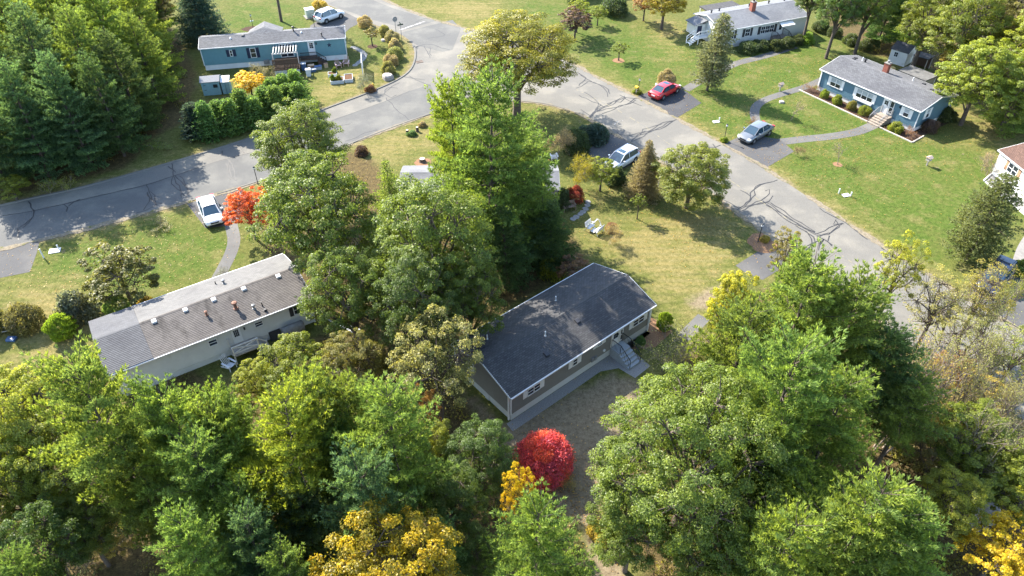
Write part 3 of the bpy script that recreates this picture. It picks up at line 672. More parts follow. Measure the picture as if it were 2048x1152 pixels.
bd.location = wh.wp(X + 7.4, -0.02); bd.rotation_euler[2] = R(33.47)

# --- teal single-wide house at upper left
TEAL = M("teal_siding", (0.11, 0.225, 0.25), 0.65, 0.06, 2)
th = House("teal_house", "long teal house with pergola deck and dark star at upper left", (-39.92, 91.364), 11.378, 18.5, 4.3, 3.0, 3.62, 0.66, TEAL, shingle("mid_grey_shingle", (0.125, 0.125, 0.13)), boards=("F", "R"), bh=0.16, ov=0.16)
th.window("F", 3.62, 3.98, 1.62, 2.48, 1, NAVY, 0.42); th.window("F", 6.15, 6.88, 1.22, 2.52, 1, NAVY, 0.42)
th.door("F", 13.5, 14.36, 0.95, 2.8, light=(0.1, 0.5), grid=(2, 3))
th.fbox(MB(), "F", 9.9, 11.6, 0.95, 2.75, -0.01, 0.05).build("sliding_door", WHITE, th.e)
sd = [c for c in th.e.children if c.name.startswith("sliding_door")][0]
for a in (9.98, 10.8): th.fbox(MB(), "F", a, a + 0.72, 1.05, 2.66, 0.045, 0.065).build("pane", GLASS, sd)
sp = []
for k in range(10):
    r_ = 0.34 if k % 2 == 0 else 0.14; t = math.pi / 2 + k * math.pi / 5; sp.append((16.25 + r_ * math.cos(t), 2.12 + r_ * math.sin(t)))
m_ = MB().add([(x, 0.16 - 0.05, z) for x, z in sp] + [(x, 0.16 - 0.02, z) for x, z in sp] + [(16.25, 0.06, 2.12)], [(i, (i + 1) % 10, 20) for i in range(10)] + [(i, 10 + i, 10 + (i + 1) % 10, (i + 1) % 10) for i in range(10)])
m_.build("wall_star", NAVY, th.e)
th.fbox(MB(), "F", 14.55, 14.68, 2.35, 2.6, 0, 0.16).build("wall_lamp", BLACKM, th.e)
for x, y in ((3.93, 1.5), (12.86, 1.65)): th.pipe(x, y, 0.16, 0.08, WHITE)
th.box_vent(5.47, 1.85, 0.34); th.pipe(11.89, 2.0, 0.5, 0.09, BLACKM, "flue", True); th.pipe(15.46, 0.6, 0.35, 0.07, BLACKM, "flue", True)
rings = [[(x, 4.3 + 0.5, 2.75), (x, 4.3 + 0.5, 2.8), (x, 2.2, 3.7), (x, 2.2, 3.5)] for x in (6.3, 8.0, 9.9)]
g = MB().add([(6.0, 2.2, 3.6), (10.4, 2.2, 3.6), (8.1, 3.1, 4.0), (8.1, 5.2, 4.0), (6.0, 5.2, 3.0), (10.4, 5.2, 3.0)], [(0, 2, 3, 4), (1, 5, 3, 2), (0, 1, 2), (4, 3, 5)]).build("porch_gable", _mats.get("x") or shingle("gable_shingle", (0.125, 0.125, 0.13)), th.roof)
# deck, pergola, fence, steps: parts of the teal house
dkt = MB().box(9.1, 12.3, -3.7, 0.12, 0.82, 0.92).build("deck", DKWOOD, th.e)
for i in range(9): MB().box(9.2 + i * 0.355, 9.28 + i * 0.355, -2.3, 0.1, 2.52, 2.66).build("pergola_slat", OLDW, dkt)
for y in (-2.25, -0.1): MB().box(9.05, 12.25, y - 0.05, y + 0.05, 2.38, 2.515).build("pergola_beam", OLDW, dkt)
for x in (9.1, 12.2): MB().box(x - 0.06, x + 0.06, -2.31, -2.19, 0.92, 2.38).build("post", OLDW, dkt)
for i in range(22): MB().box(9.08 + i * 0.147, 9.2 + i * 0.147, -3.76, -3.72, 0.86, 2.3 + 0.02 * (i % 2)).build("fence_board", DKWOOD, dkt)
for z in (1.1, 2.1): MB().box(9.08, 12.3, -3.72, -3.66, z, z + 0.09).build("fence_rail", DKWOOD, dkt)
for x0, x1 in ((9.15, 10.65), (10.78, 12.25)):
    m_ = MB()
    m_.box(x0, x1, -3.70, -3.67, 0.72, 0.8).box(x0, x1, -3.70, -3.67, 0.02, 0.09)
    for i in range(16):
        for sgn in (1, -1):
            xa = x0 - 0.65 + i * 0.14; a = (xa, -3.69 + 0.008 * sgn, 0.09); b = (xa + 0.63, -3.69 + 0.008 * sgn, 0.72)
            if sgn < 0: a, b = (a[0], a[1], 0.72), (b[0], b[1], 0.09)
            t0 = max(0, (x0 - a[0]) / 0.63); t1 = min(1, (x1 - a[0]) / 0.63)
            if t1 > t0 + 0.05: m_.bar(Vector(a).lerp(Vector(b), t0), Vector(a).lerp(Vector(b), t1), 0.045, 0.012, (0, 1, 0))
    m_.build("lattice_panel", WHITE, dkt)
pl = MB().box(12.35, 14.5, -1.1, 0.12, 0.82, 0.92).build("porch_floor", DKWOOD, th.e)
for i in range(4): MB().box(14.5 + i * 0.28, 14.78 + i * 0.28, -1.0, 0.0, 0, 0.74 - i * 0.185).build("tread", DKWOOD, pl)
for y in (-1.05,):
    rl = MB().bar((12.4, y, 1.8), (14.5, y, 1.8), 0.07).bar((14.5, y, 1.8), (15.6, y, 0.95), 0.07).bar((12.4, y, 1.05), (14.5, y, 1.05), 0.05)
    for i in range(15): rl.bar((12.45 + i * 0.145, y, 0.9), (12.45 + i * 0.145, y, 1.8), 0.035)
    for i in range(8): rl.bar((14.6 + i * 0.13, y, 0.75 - i * 0.09), (14.6 + i * 0.13, y, 1.73 - i * 0.1), 0.03)
    rl.bar((15.6, y, 0), (15.6, y, 1.0), 0.08); rl.build("railing", BLACKM, pl)
th.fbox(MB(), "F", 7.6, 8.3, 0.35, 0.85, 0.02, 0.3).build("air_conditioner", GREYM, th.e)

# --- white house at top right
roof2 = shingle("light_grey_shingle", (0.16, 0.163, 0.17), 0.2, lines=0.8)
o2 = np.array((29.088, 98.341)); u2 = R(22.715)
w2 = House("white_ranch_house", "white house with grey roof and brick chimney behind the tall spruce", o2 - 0.9 * np.array([math.cos(u2), math.sin(u2)]), 22.715, 14.6, 7.0, 2.7, 3.55, 0.35, OFFW, roof2, boards=("F", "L"), bh=0.14, ridge=0.55, skirtm=OFFW)
Q = 0.9
w2.window("F", Q + 0.5, Q + 1.35, 1.25, 2.3, 2, DKSH, 0.38); w2.window("F", Q + 3.15, Q + 3.98, 1.22, 2.28, 1, DKSH, 0.4, grid=True); w2.window("F", Q + 5.75, Q + 8.0, 1.18, 2.24, 3, DKSH, 0.44, grid=True)
w2.door("F", Q + 8.7, Q + 9.5, 0.62, 2.3, light=(0.1, 0.6), grid=(1, 2))
aw = MB()
for i in range(6): aw.add([(Q + 8.5 + i * 0.37, 0.22, 2.55), (Q + 8.85 + i * 0.37, 0.22, 2.55), (Q + 8.85 + i * 0.37, -0.85, 2.2), (Q + 8.5 + i * 0.37, -0.85, 2.2), (Q + 8.5 + i * 0.37, 0.22, 2.52), (Q + 8.85 + i * 0.37, 0.22, 2.52), (Q + 8.85 + i * 0.37, -0.85, 2.17), (Q + 8.5 + i * 0.37, -0.85, 2.17)], [(0,1,2,3),(7,6,5,4),(0,4,5,1),(1,5,6,2),(2,6,7,3),(3,7,4,0)])
aw.build("awning", WHITE, w2.e)
BRST = M("brown_stone_step", (0.2, 0.16, 0.13), 0.9, 0.25, 5, bmp=0.3)
w2.steps(Q + 7.75, Q + 9.75, 0, 0.62, 0.34, 3, BRST, 1.2, BLACKM)
w2.chimney(Q + 6.1, 3.2, 0.65, 0.6, 4.6, BRICK, BLACKM)
for x, y in ((0.41, 4.7), (2.14, 5.3), (6.91, 4.92), (10.06, 4.67), (12.77, 4.63)): w2.pipe(Q + x, y, 0.28, 0.09, BLACKM, "flue", True)
MB().box(Q + 2.1, Q + 7.8, 6.9, 9.9, 2.2, 2.36).build("rear_porch_roof", M("tar_roof", (0.05, 0.048, 0.048), 0.9, 0.4, 3), w2.e)
for x in (2.2, 7.7): MB().box(Q + x, Q + x + 0.1, 9.7, 9.8, 0, 2.2).build("porch_post", WHITE, w2.e)
vb = MB().box(-1.55, 0.2, 3.9, 5.9, 0.85, 2.3).build("side_vestibule", OFFW, w2.e)
MB().add([(-1.8, 3.7, 2.28), (-1.8, 6.1, 2.28), (0.2, 3.7, 2.75), (0.2, 6.1, 2.75), (-1.8, 3.7, 2.36), (-1.8, 6.1, 2.36), (0.2, 3.7, 2.83), (0.2, 6.1, 2.83)], [(0, 1, 3, 2), (4, 6, 7, 5), (0, 4, 5, 1), (1, 5, 7, 3), (3, 7, 6, 2), (2, 6, 4, 0)]).build("vestibule_roof", roof2, vb)
MB().box(-1.2, -0.5, 3.86, 3.9, 0.9, 2.15).build("vestibule_door", NAVY, vb)
MB().box(-1.55, 0.2, 2.9, 3.86, 0.72, 0.85).build("landing", WHITE, vb)
for i in range(4): MB().box(-1.5 - 0.3 * (i + 1), -1.5 - 0.3 * i, 2.95, 3.85, 0.62 - 0.165 * i, 0.68 - 0.165 * i).build("tread", WHITE, vb)
for y in (2.92, 3.85):
    rl = MB().bar((-1.5, y, 1.7), (-2.75, y, 1.0), 0.07).bar((-1.5, y, 1.3), (-2.75, y, 0.6), 0.05).bar((-2.75, y, 0), (-2.75, y, 1.05), 0.09).bar((-1.5, y, 0), (-1.5, y, 1.75), 0.09)
    if y < 3: rl.bar((-1.5, y, 1.7), (0.15, y, 1.7), 0.07).bar((-1.5, y, 1.3), (0.15, y, 1.3), 0.05)
    rl.build("railing", WHITE, vb)

# --- blue house at right
BLUE = M("blue_siding", (0.075, 0.145, 0.185), 0.65, 0.07, 2)
bh_ = House("blue_house", "blue clapboard house with white shutters and brick chimney at right", (37.571, 86.038), -55.6, 13.6, 7.2, 2.7, 3.5, 0.5, BLUE, shingle("grey_shingle", (0.115, 0.115, 0.12)), boards=("F", "R"), bh=0.2)
bh_.window("F", 1.75, 3.25, 1.18, 2.28, 2, WHITE, 0.36, blind=True); bh_.window("F", 5.4, 7.62, 1.18, 2.28, 3, WHITE, 0.36, blind=True, sill=True); bh_.window("F", 11.58, 12.3, 1.3, 2.32, 1, WHITE, 0.36, blind=True)
bh_.door("F", 8.95, 9.75, 0.72, 2.45, light=(0.12, 0.4), grid=(2, 2)); bh_.window("F", 9.82, 10.36, 0.9, 2.45, 1)
bh_.window("R", 1.75, 2.4, 1.25, 2.4, 1, WHITE, 0.34, blind=True)
bh_.fbox(MB(), "F", 10.98, 11.1, 2.05, 2.28, 0, 0.14).build("wall_lamp", BLACKM, bh_.e)
STONE = M("tan_stone", (0.27, 0.22, 0.17), 0.9, 0.2, 5, bmp=0.3)
bh_.steps(9.05, 10.55, 0, 0.72, 0.33, 4, STONE, 0.95, GREYM)
bh_.chimney(5.85, 4.3, 0.6, 0.55, 4.45, BRICK)
for x, y in ((1.9, 5.5), (8.78, 5.5)): bh_.pipe(x, y, 0.42, 0.06, WHITE)
bh_.pipe(2.53, 5.1, 0.3, 0.11, BLACKM, "flue", True)
for x, y in ((1.37, 4.45), (1.07, 5.3), (10.0, 5.86), (11.7, 4.57)): bh_.box_vent(x, y, 0.34)
bh_.fbox(MB(), "R", 6.4, 6.5, 0.05, 2.6, 0.03, 0.12).build("downspout", WHITE, bh_.e); bh_.fbox(MB(), "F", 0.3, 0.4, 0.05, 2.6, 0.03, 0.12).build("downspout", WHITE, bh_.e)
bed = [bh_.wp(x, y)[:2] for x, y in ((-0.9, 0.2), (-0.95, -1.65), (8.95, -1.8), (8.95, -1.0), (9, 0.2))]
sheet("garden_bed", bed, 0.006, MULCH)
sheet("garden_bed", [bh_.wp(x, y)[:2] for x, y in ((10.6, 0.2), (10.6, -1.85), (14.7, -1.9), (14.6, 0.4), (14.4, 6), (13.45, 6), (13.45, 0.2))], 0.006, MULCH)
TIMB = M("pale_timber", (0.45, 0.4, 0.33), 0.9, 0.2, 6)
for a, b, lb in (((-0.95, -1.7), (8.95, -1.85), "long pale timber edging the bed left of the stone steps"), ((10.6, -1.9), (14.75, -1.95), "pale timber edging the bed right of the stone steps"), ((14.75, -1.9), (14.62, 0.45), "short pale timber edging the bed end at the blue house corner")):
    tag(MB().bar(bh_.wp(*a, 0.05), bh_.wp(*b, 0.05), 0.13, 0.12).build("edging_timber", TIMB), lb, "edging", "timbers round the flower bed of the blue house")
# carport and shed behind the blue house
cp = empty("carport", bh_.wp(5.14, 8.5), R(-55.6), "flat dark roofed lean-to right behind the blue house", "carport")
MB().box(0, 3.7, 0, 2.6, 2.18, 2.3).build("roof", M("dark_flat_roof", (0.11, 0.108, 0.105), 0.9, 0.3, 2), cp)
for x in (0.1, 3.5):
    for y in (0.1, 2.4): MB().box(x, x + 0.1, y, y + 0.1, 0, 2.18).build("post", WHITE, cp)
MB().box(0.2, 3.5, 2.42, 2.48, 0, 2.1).build("back_wall", GREYWOOD, cp); MB().box(3.5, 3.56, 0.2, 2.4, 0, 2.1).build("side_wall", GREYWOOD, cp)
def gable_shed(name, label, o, rz, w, d, h, hr, wall, roof, axis="x", win=None, doors=None):
    e = empty(name, o, rz, label, "shed"); yr = d / 2
    MB().loft([[(x, 0, 0), (x, d, 0), (x, d, h), (x, yr, hr - 0.03), (x, 0, h)] for x in (0, w)]).build("wall", wall, e)
    m = MB()
    for sg in (0, 1):
        ya = -0.12 if sg == 0 else d + 0.12; za = h - 0.12 * (hr - h) / yr
        m.add([(-0.12, ya, za), (w + 0.12, ya, za), (w + 0.12, yr, hr), (-0.12, yr, hr), (-0.12, ya, za + 0.05), (w + 0.12, ya, za + 0.05), (w + 0.12, yr, hr + 0.05), (-0.12, yr, hr + 0.05)], [(0,3,2,1),(4,5,6,7),(0,1,5,4),(1,2,6,5),(2,3,7,6),(3,0,4,7)])
    m.build("roof", roof, e); return e
sh = gable_shed("garden_shed", "off-white garden shed with black roof behind the blue house", bh_.wp(0.15, 14.8), R(-55.6 + 8), 2.2, 2.6, 1.85, 2.5, OFFW, M("black_shingle", (0.05, 0.05, 0.055), 0.85, 0.3, 6))
win = MB().box(0.5, 1.05, -0.05, 0.02, 0.95, 1.6).build("window", WHITE, sh)
for i in range(2):
    for j in range(2): MB().box(0.55 + i * 0.24, 0.76 + i * 0.24, -0.065, -0.04, 1.0 + j * 0.29, 1.26 + j * 0.29).build("pane", GLASS, win)
MB().box(2.2, 2.25, 0.5, 1.7, 0.05, 1.8).build("door", OFFW, sh)
# open lean-to right of the shed with stored things
ln2 = empty("tool_shelter", bh_.wp(2.9, 15.2), R(-55.6 + 8), "dark open shelter beside the off-white shed", "shelter")
MB().box(0, 2.0, 0.2, 2.0, 1.7, 1.78).build("roof", M("black_shingle", (0.05,) * 3), ln2)
for x in (0.05, 1.85):
    for y in (0.25, 1.85): MB().box(x, x + 0.09, y, y + 0.09, 0, 1.7).build("post", GREYWOOD, ln2)
MB().box(0.1, 1.9, 1.9, 1.94, 0, 1.65).build("back_wall", DKWOOD, ln2)
tag(MB().box(0, 1.1, 0, 0.8, 0, 0.12).build("plywood_sheet", M("yellow_plywood", (0.5, 0.36, 0.14), 0.8, 0.1, 3)), "yellow plywood sheet lying in front of the off-white shed", "plywood").location = (*bh_.wp(1.6, 12.7)[:2], 0.0)

# --- house under the trees in the middle
c5 = np.array(G(1114, 329, 2.7)); a5 = R(1.1)
o5 = c5 - 15.2 * np.array([math.cos(a5), math.sin(a5)]) - 4.5 * np.array([-math.sin(a5), math.cos(a5)])
mh = House("hidden_house", "grey roofed house almost hidden under the tall pines in the middle", o5, 1.1, 15.2, 4.5, 2.7, 3.35, 0.45, M("dull_grey_siding", (0.22, 0.215, 0.2), 0.7, 0.1, 2), shingle("silver_grey_shingle", (0.16, 0.16, 0.165), 0.15, lines=0.8), boards=("F",), bh=0.15, fascia=GREYM, trim=GREYM)
mh.window("F", 3, 4, 1.3, 2.3, 2, DKSH, 0.3); mh.window("F", 10.5, 11.4, 1.3, 2.3, 1, DKSH, 0.3); mh.door("F", 7, 7.9, 0.5, 2.4)
mh.pipe(13.6, 3.4, 0.3, 0.08, BLACKM, "flue", True)
# --- white house at the right edge
CREAM = M("white_siding", (0.62, 0.61, 0.58), 0.6, 0.05, 2); TANSH = M("tan_shutter", (0.35, 0.2, 0.12), 0.6, 0.1, 4)
rh = House("white_cottage", "white house with brown roof and tan shutters cut by the right edge", (49.651, 66.608), -82.54, 13.5, 7.0, 2.7, 3.5, 0.4, CREAM, shingle("brown_shingle", (0.13, 0.075, 0.055)), boards=("F",), bh=0.15)
rh.window("F", 1.85, 3.25, 1.35, 2.35, 2, TANSH, 0.4); rh.window("F", 6, 7.4, 1.35, 2.35, 2, TANSH, 0.4)
sheet("garden_bed", [(48.5, 64.8), (49.9, 66.3), (51.2, 60), (51.6, 56), (50.2, 55.6)], 0.006, GRAVEL)
for a, b, lb in (((48.4, 64.9), (49.9, 66.3), "short white edging board at the corner of the white cottage"), ((48.5, 64.7), (50.0, 55.4), "long white edging board along the bed of the white cottage")):
    tag(MB().bar((*a, 0.05), (*b, 0.05), 0.13, 0.12).build("edging_timber", WHITE), lb, "edging")
# --- slivers of houses at the top edge
tp = House("white_gable_house", "white house corner cut by the top edge above the burgundy bush", (9.5, 117.5), 20, 12, 7, 2.8, 3.6, 0.4, CREAM, roof2, boards=("F",))
tp.window("F", 1.0, 2.0, 1.3, 2.3)
tl = House("white_cabin", "white house glimpsed between the pines and the dark spruce at top left", (-63.5, 119.5), -70, 9, 6, 2.8, 3.6, 0.4, CREAM, roof2, boards=("F",))
tl.window("F", 4.6, 6.0, 1.0, 2.4, 2)

# --- twin teal sheds by the hedge
SHT = M("shed_teal", (0.2, 0.33, 0.36), 0.7, 0.08, 3)
s1 = gable_shed("teal_shed", "teal shed with grey shingle roof behind the hedge", th.wp(0.75, -7.4), R(11.4), 2.1, 1.7, 1.75, 2.1, SHT, M("shed_roof_grey", (0.22, 0.22, 0.225), 0.9, 0.25, 12))
MB().box(1.35, 1.85, -0.06, 0.01, 0.95, 1.35).build("window", BLACKM, s1)
dd = MB().box(0.2, 1.1, -0.035, 0.0, 0.08, 1.65).build("door", SHT, s1)
for z in (0.7, 1.3): MB().box(0.22, 0.5, -0.05, -0.03, z, z + 0.05).build("hinge", BLACKM, dd)
s2 = empty("storage_locker", th.wp(3.02, -7.35), R(11.4), "pale lean-to locker with white lid right of the teal shed", "locker")
MB().box(0, 0.95, 0, 1.3, 0, 1.5).build("cabinet", SHT, s2)
MB().add([(-0.04, -0.06, 1.5), (1.0, -0.06, 1.5), (1.0, 1.34, 1.72), (-0.04, 1.34, 1.72), (-0.04, -0.06, 1.56), (1.0, -0.06, 1.56), (1.0, 1.34, 1.78), (-0.04, 1.34, 1.78)], [(0,3,2,1),(4,5,6,7),(0,1,5,4),(1,2,6,5),(2,3,7,6),(3,0,4,7)]).build("lid", WHITE, s2)
MB().box(0.46, 0.49, -0.02, 0.0, 0.1, 1.4).build("door_gap", BLACKM, s2)
# ------------------------------------------------------------------ foliage generators (all numpy, one mesh per crown)
def unit(rng, n):
    v = rng.normal(size=(n, 3)); return v / np.linalg.norm(v, axis=1, keepdims=True)
def nrm(v): return v / np.maximum(np.linalg.norm(v, axis=1, keepdims=True), 1e-6)
def leaf_quads(name, C, Nn, S, cv, rng, aspect=0.6, fold=0.14, mat=None):
    n = len(C); t = nrm(np.cross(Nn, unit(rng, n))); b = np.cross(Nn, t)
    s = S[:, None]
    V = np.stack([C - t * s * 0.5, C + b * s * aspect * 0.5 + Nn * s * fold, C + t * s * 0.5 - Nn * s * fold * 0.6, C - b * s * aspect * 0.5 + Nn * s * fold], 1).reshape(-1, 3)
    F = np.arange(4 * n).reshape(n, 4)
    return raw_mesh(name, V, F, np.repeat(rng.random(n), 4), np.repeat(cv, 4), mat or MAT_LEAF)
def blades(name, T, D, ln, wd, per, cv, rng, spread=0.9, up=0.3, mat=None):
    n = len(T); T = np.repeat(T, per, 0); D = np.repeat(D, per, 0); cv = np.repeat(cv, per); m = len(T)
    d = nrm(D * 0.6 + unit(rng, m) * spread + np.array([0, 0, up]))
    L = (ln * rng.uniform(0.7, 1.25, m))[:, None]
    sd = nrm(np.cross(d, unit(rng, m))) * (wd * rng.uniform(0.7, 1.3, m))[:, None] * 0.5
    base = T + unit(rng, m) * 0.04; mid = base + d * L * 0.45
    V = np.stack([base, mid + sd, base + d * L, mid - sd], 1).reshape(-1, 3)
    return raw_mesh(name, V, np.arange(4 * m).reshape(m, 4), np.repeat(rng.random(m), 4), np.repeat(cv, 4), mat or MAT_NEEDLE)
def tubes(name, lines, sides=5, mat=None):
    VV, FF, o = [], [], 0
    ang = np.arange(sides) * 2 * np.pi / sides
    for pts, rad in lines:
        P = np.asarray(pts, float); k = len(P)
        d = np.gradient(P, axis=0); d = nrm(d)
        ref = np.where(np.abs(d[:, 2:3]) > 0.85, np.array([[1.0, 0, 0]]), np.array([[0, 0, 1.0]]))
        a = nrm(np.cross(d, ref)); b = np.cross(a, d); r = np.asarray(rad, float)[:, None, None]
        V = P[:, None, :] + (a[:, None, :] * np.cos(ang)[None, :, None] + b[:, None, :] * np.sin(ang)[None, :, None]) * r
        VV.append(V.reshape(-1, 3)); i = np.arange(k - 1)[:, None] * sides; j = np.arange(sides)[None, :]; jn = (j + 1) % sides
        FF.append((np.stack([i + j, i + jn, i + sides + jn, i + sides + j], -1) + o).reshape(-1, 4)); o += k * sides
    me = raw_mesh(name, np.concatenate(VV), np.concatenate(FF), mat=mat or MAT_BARK)
    me.polygons.foreach_set("use_smooth", np.ones(len(me.polygons), bool)); return me
def bend(a, b, k, rng, amt, sag=0.0):
    t = np.linspace(0, 1, k)[:, None]; p = np.asarray(a) * (1 - t) + np.asarray(b) * t
    L = np.linalg.norm(np.asarray(b) - np.asarray(a)); w = rng.normal(size=3) * amt * L
    return p + np.sin(t * np.pi) * w + np.array([0, 0, sag * L]) * np.sin(t * np.pi)

def broad(seed, R_=4.5, h=11.0, bottom=0.2, nl=10, clumps=230, leaves=34000, ls=0.17, flat=0.75, droop=0.0, thin=0.0, crown_w=(0.42, 0.56), lean=0.0, rcs=(0.08, 0.15)):
    rng = np.random.default_rng(seed)
    zb = h * bottom; Hc = (h - zb) / 2; zc = zb + Hc
    lob = []
    for i in range(nl):
        f = (i + 0.5) / nl; z = 1 - 1.55 * f; r = math.sqrt(max(0, 1 - z * z)); a = i * 2.39996 + rng.uniform(-0.4, 0.4)
        k = rng.uniform(0.5, 0.68) if crown_w[0] > 0.4 else rng.uniform(0.6, 0.78)
        lob.append((np.array([math.cos(a) * r * R_ * k, math.sin(a) * r * R_ * k, zc + z * Hc * 0.56]), R_ * rng.uniform(*crown_w)))
    lob.append((np.array([0, 0, zc + Hc * 0.1]), R_ * 0.5))
    C, O, RC = [], [], []
    per = clumps // len(lob)
    for c, r in lob:
        u = unit(rng, per * 3); u = u[u[:, 2] > -0.65][:per * 2]
        p = c + u * r * np.array([1, 1, min(1.0, Hc / R_ * 0.95)]) * rng.uniform(0.82, 1.08, (len(u), 1))
        keep = np.ones(len(p), bool)
        for c2, r2 in lob:
            if c2 is c: continue
            keep &= ~((np.linalg.norm((p - c2) / np.array([1, 1, min(1.0, Hc / R_ * 0.95)]), axis=1) < r2 * 0.72) & (rng.random(len(p)) < 0.85))
        keep &= rng.random(len(p)) > thin
        p, u = p[keep][:per], u[keep][:per]
        C.append(p); O.append(u); RC.append(rng.uniform(*rcs, len(p)) * R_)
    C = np.concatenate(C); O = np.concatenate(O); RC = np.concatenate(RC)
    w = RC ** 2; cnt = np.maximum((w / w.sum() * leaves * 0.86).astype(int), 8)
    idx = np.repeat(np.arange(len(C)), cnt); n = len(idx)
    u = unit(rng, n); rr = rng.uniform(0.35, 1.0, n)[:, None] ** 0.6
    u[:, 2] = np.where(u[:, 2] < -0.15, -u[:, 2] * 0.8, u[:, 2]); P = C[idx] + u * rr * RC[idx][:, None] * np.array([1.05, 1.05, flat])
    P[:, 2] -= droop * (u[:, 0] ** 2 + u[:, 1] ** 2) * RC[idx]
    Nn = nrm(u * 0.45 + O[idx] * 0.35 + np.array([0, 0, 0.55]) + unit(rng, n) * 0.55)
    cvc = rng.random(len(C)); hz = (C[:, 2] - zb) / (2 * Hc); cvc = np.clip(cvc * 0.65 + hz * 0.35, 0, 1)
    cv = cvc[idx]
    m = int(leaves * 0.14)                                            # inner leaves
    li = rng.integers(0, len(lob), m); ui = unit(rng, m) * (rng.random(m) ** 0.4)[:, None] * 0.8
    Pi = np.array([l[0] for l in lob])[li] + ui * np.array([l[1] for l in lob])[li][:, None]
    P = np.concatenate([P, Pi]); Nn = np.concatenate([Nn, nrm(unit(rng, m) + np.array([0, 0, 0.6]))]); cv = np.concatenate([cv, rng.random(m) * 0.5])
    if lean: P[:, 0] += P[:, 2] * lean
    crown = leaf_quads("crown", P, Nn, ls * rng.uniform(0.65, 1.3, len(P)), cv, rng)
    lines = [(bend((0, 0, 0), (rng.normal() * 0.15, rng.normal() * 0.15, zc), 7, rng, 0.015), np.linspace(0.032 * h, 0.016 * h, 7))]
    for c, r in lob[:-1]:
        s = np.array([0, 0, zb + rng.uniform(0.15, 0.8) * Hc]); lines.append((bend(s, c, 6, rng, 0.06, 0.08), np.linspace(0.011 * h, 0.005 * h, 6)))
        dd = np.linalg.norm(C - c, axis=1); near = np.argsort(dd)[:14]
        for q in near: lines.append((bend(c, C[q], 4, rng, 0.08), np.linspace(0.0045 * h, 0.0012 * h, 4)))
    if lean:
        for p, _ in lines: p[:, 0] += p[:, 2] * lean
    return crown, tubes("trunk", lines), R_, h
def conifer(seed, h=14.0, R_=3.5, bottom=0.18, step=0.75, nb=5, profile=None, elev=(0.5, -0.05), tl=0.2, tw=0.036, per=9, tuft=0.23, irr=0.25, side=0.5, tuftup=0.35, droop=0.0, wander=0.03, kill=0.06, spread=0.9):
    rng = np.random.default_rng(seed)
    profile = profile or (lambda t: (1 - t) ** 0.75 * (0.55 + 0.45 * min(1, t * 4)))
    zb = h * bottom; z = zb; T, D, cvs = [], [], []
    tr = bend((0, 0, 0), (rng.normal() * wander * h, rng.normal() * wander * h, h * 0.985), 10, rng, wander * 0.4)
    lines = [(tr, np.linspace(0.017 * h, 0.02, 10))]
    def axis(zz): return np.array([np.interp(zz, tr[:, 2], tr[:, 0]), np.interp(zz, tr[:, 2], tr[:, 1]), zz])
    a0 = 0
    while z < h * 0.985:
        t = (z - zb) / (h - zb); Lb = R_ * profile(t); a0 += 0.7
        n_ = nb if t < 0.85 else max(3, nb - 1)
        for b in range(n_):
            if rng.random() < kill and t < 0.9: continue
            L = max(Lb * rng.uniform(1 - irr, 1 + irr * 0.7), 0.25)
            az = a0 + b * 2 * math.pi / n_ + rng.uniform(-0.3, 0.3)
            el = elev[0] * t + elev[1] * (1 - t) + rng.uniform(-0.12, 0.12)
            hd = np.array([math.cos(az), math.sin(az), 0.0]); o = axis(z + rng.uniform(-0.15, 0.15) * step)
            k = max(int(L / 0.25), 3); s = np.linspace(0, 1, k)[:, None]
            pts = o + hd * s * L * math.cos(el) + np.array([0, 0, 1.0]) * (s * L * math.sin(el) + 0.10 * L * s ** 2 - droop * L * np.sin(s * math.pi * 0.5) ** 2)
            lines.append((pts[:: max(1, k // 5)] if k > 6 else pts, np.linspace(0.008 * L + 0.012, 0.006, len(pts[:: max(1, k // 5)] if k > 6 else pts))))
            perp = np.array([-hd[1], hd[0], 0.0]); cvb = rng.random()
            m = max(int(L * 0.8 / 0.2), 2)
            for q in range(m):
                f = 0.2 + 0.8 * (q + rng.random() * 0.6) / m
                if f > 1: continue
                p = pts[min(int(f * (k - 1)), k - 1)]
                for sg in (-1, 1):
                    l2 = L * side * (1.05 - f) * rng.uniform(0.6, 1.2) + 0.12
                    dr = nrm((hd * 0.75 + perp * sg * 0.9 + np.array([0, 0, rng.uniform(-0.05, 0.25) - droop * 0.6]))[None])[0]
                    nt_ = max(int(l2 / tuft), 1); ss = (np.arange(nt_) + 1) / nt_
                    T.append(p + dr * (ss * l2)[:, None] + rng.normal(size=(nt_, 3)) * 0.05); D.append(np.repeat((dr * 0.8 + np.array([0, 0, 0.3]))[None], nt_, 0)); cvs.append(np.clip(cvb * 0.55 + ss * 0.25 + rng.random(nt_) * 0.2, 0, 1))
            T.append(pts[-1:]); D.append(hd[None] + np.array([[0, 0, 0.3]])); cvs.append(np.array([cvb]))
        z += step * (1.15 - 0.55 * t) * rng.uniform(0.85, 1.15)
    T = np.concatenate(T); D = np.concatenate(D); cv = np.concatenate(cvs)
    crown = blades("crown", T, D, tl, tw, per, cv, rng, spread, tuftup)
    return crown, tubes("trunk", lines, 5), R_, h
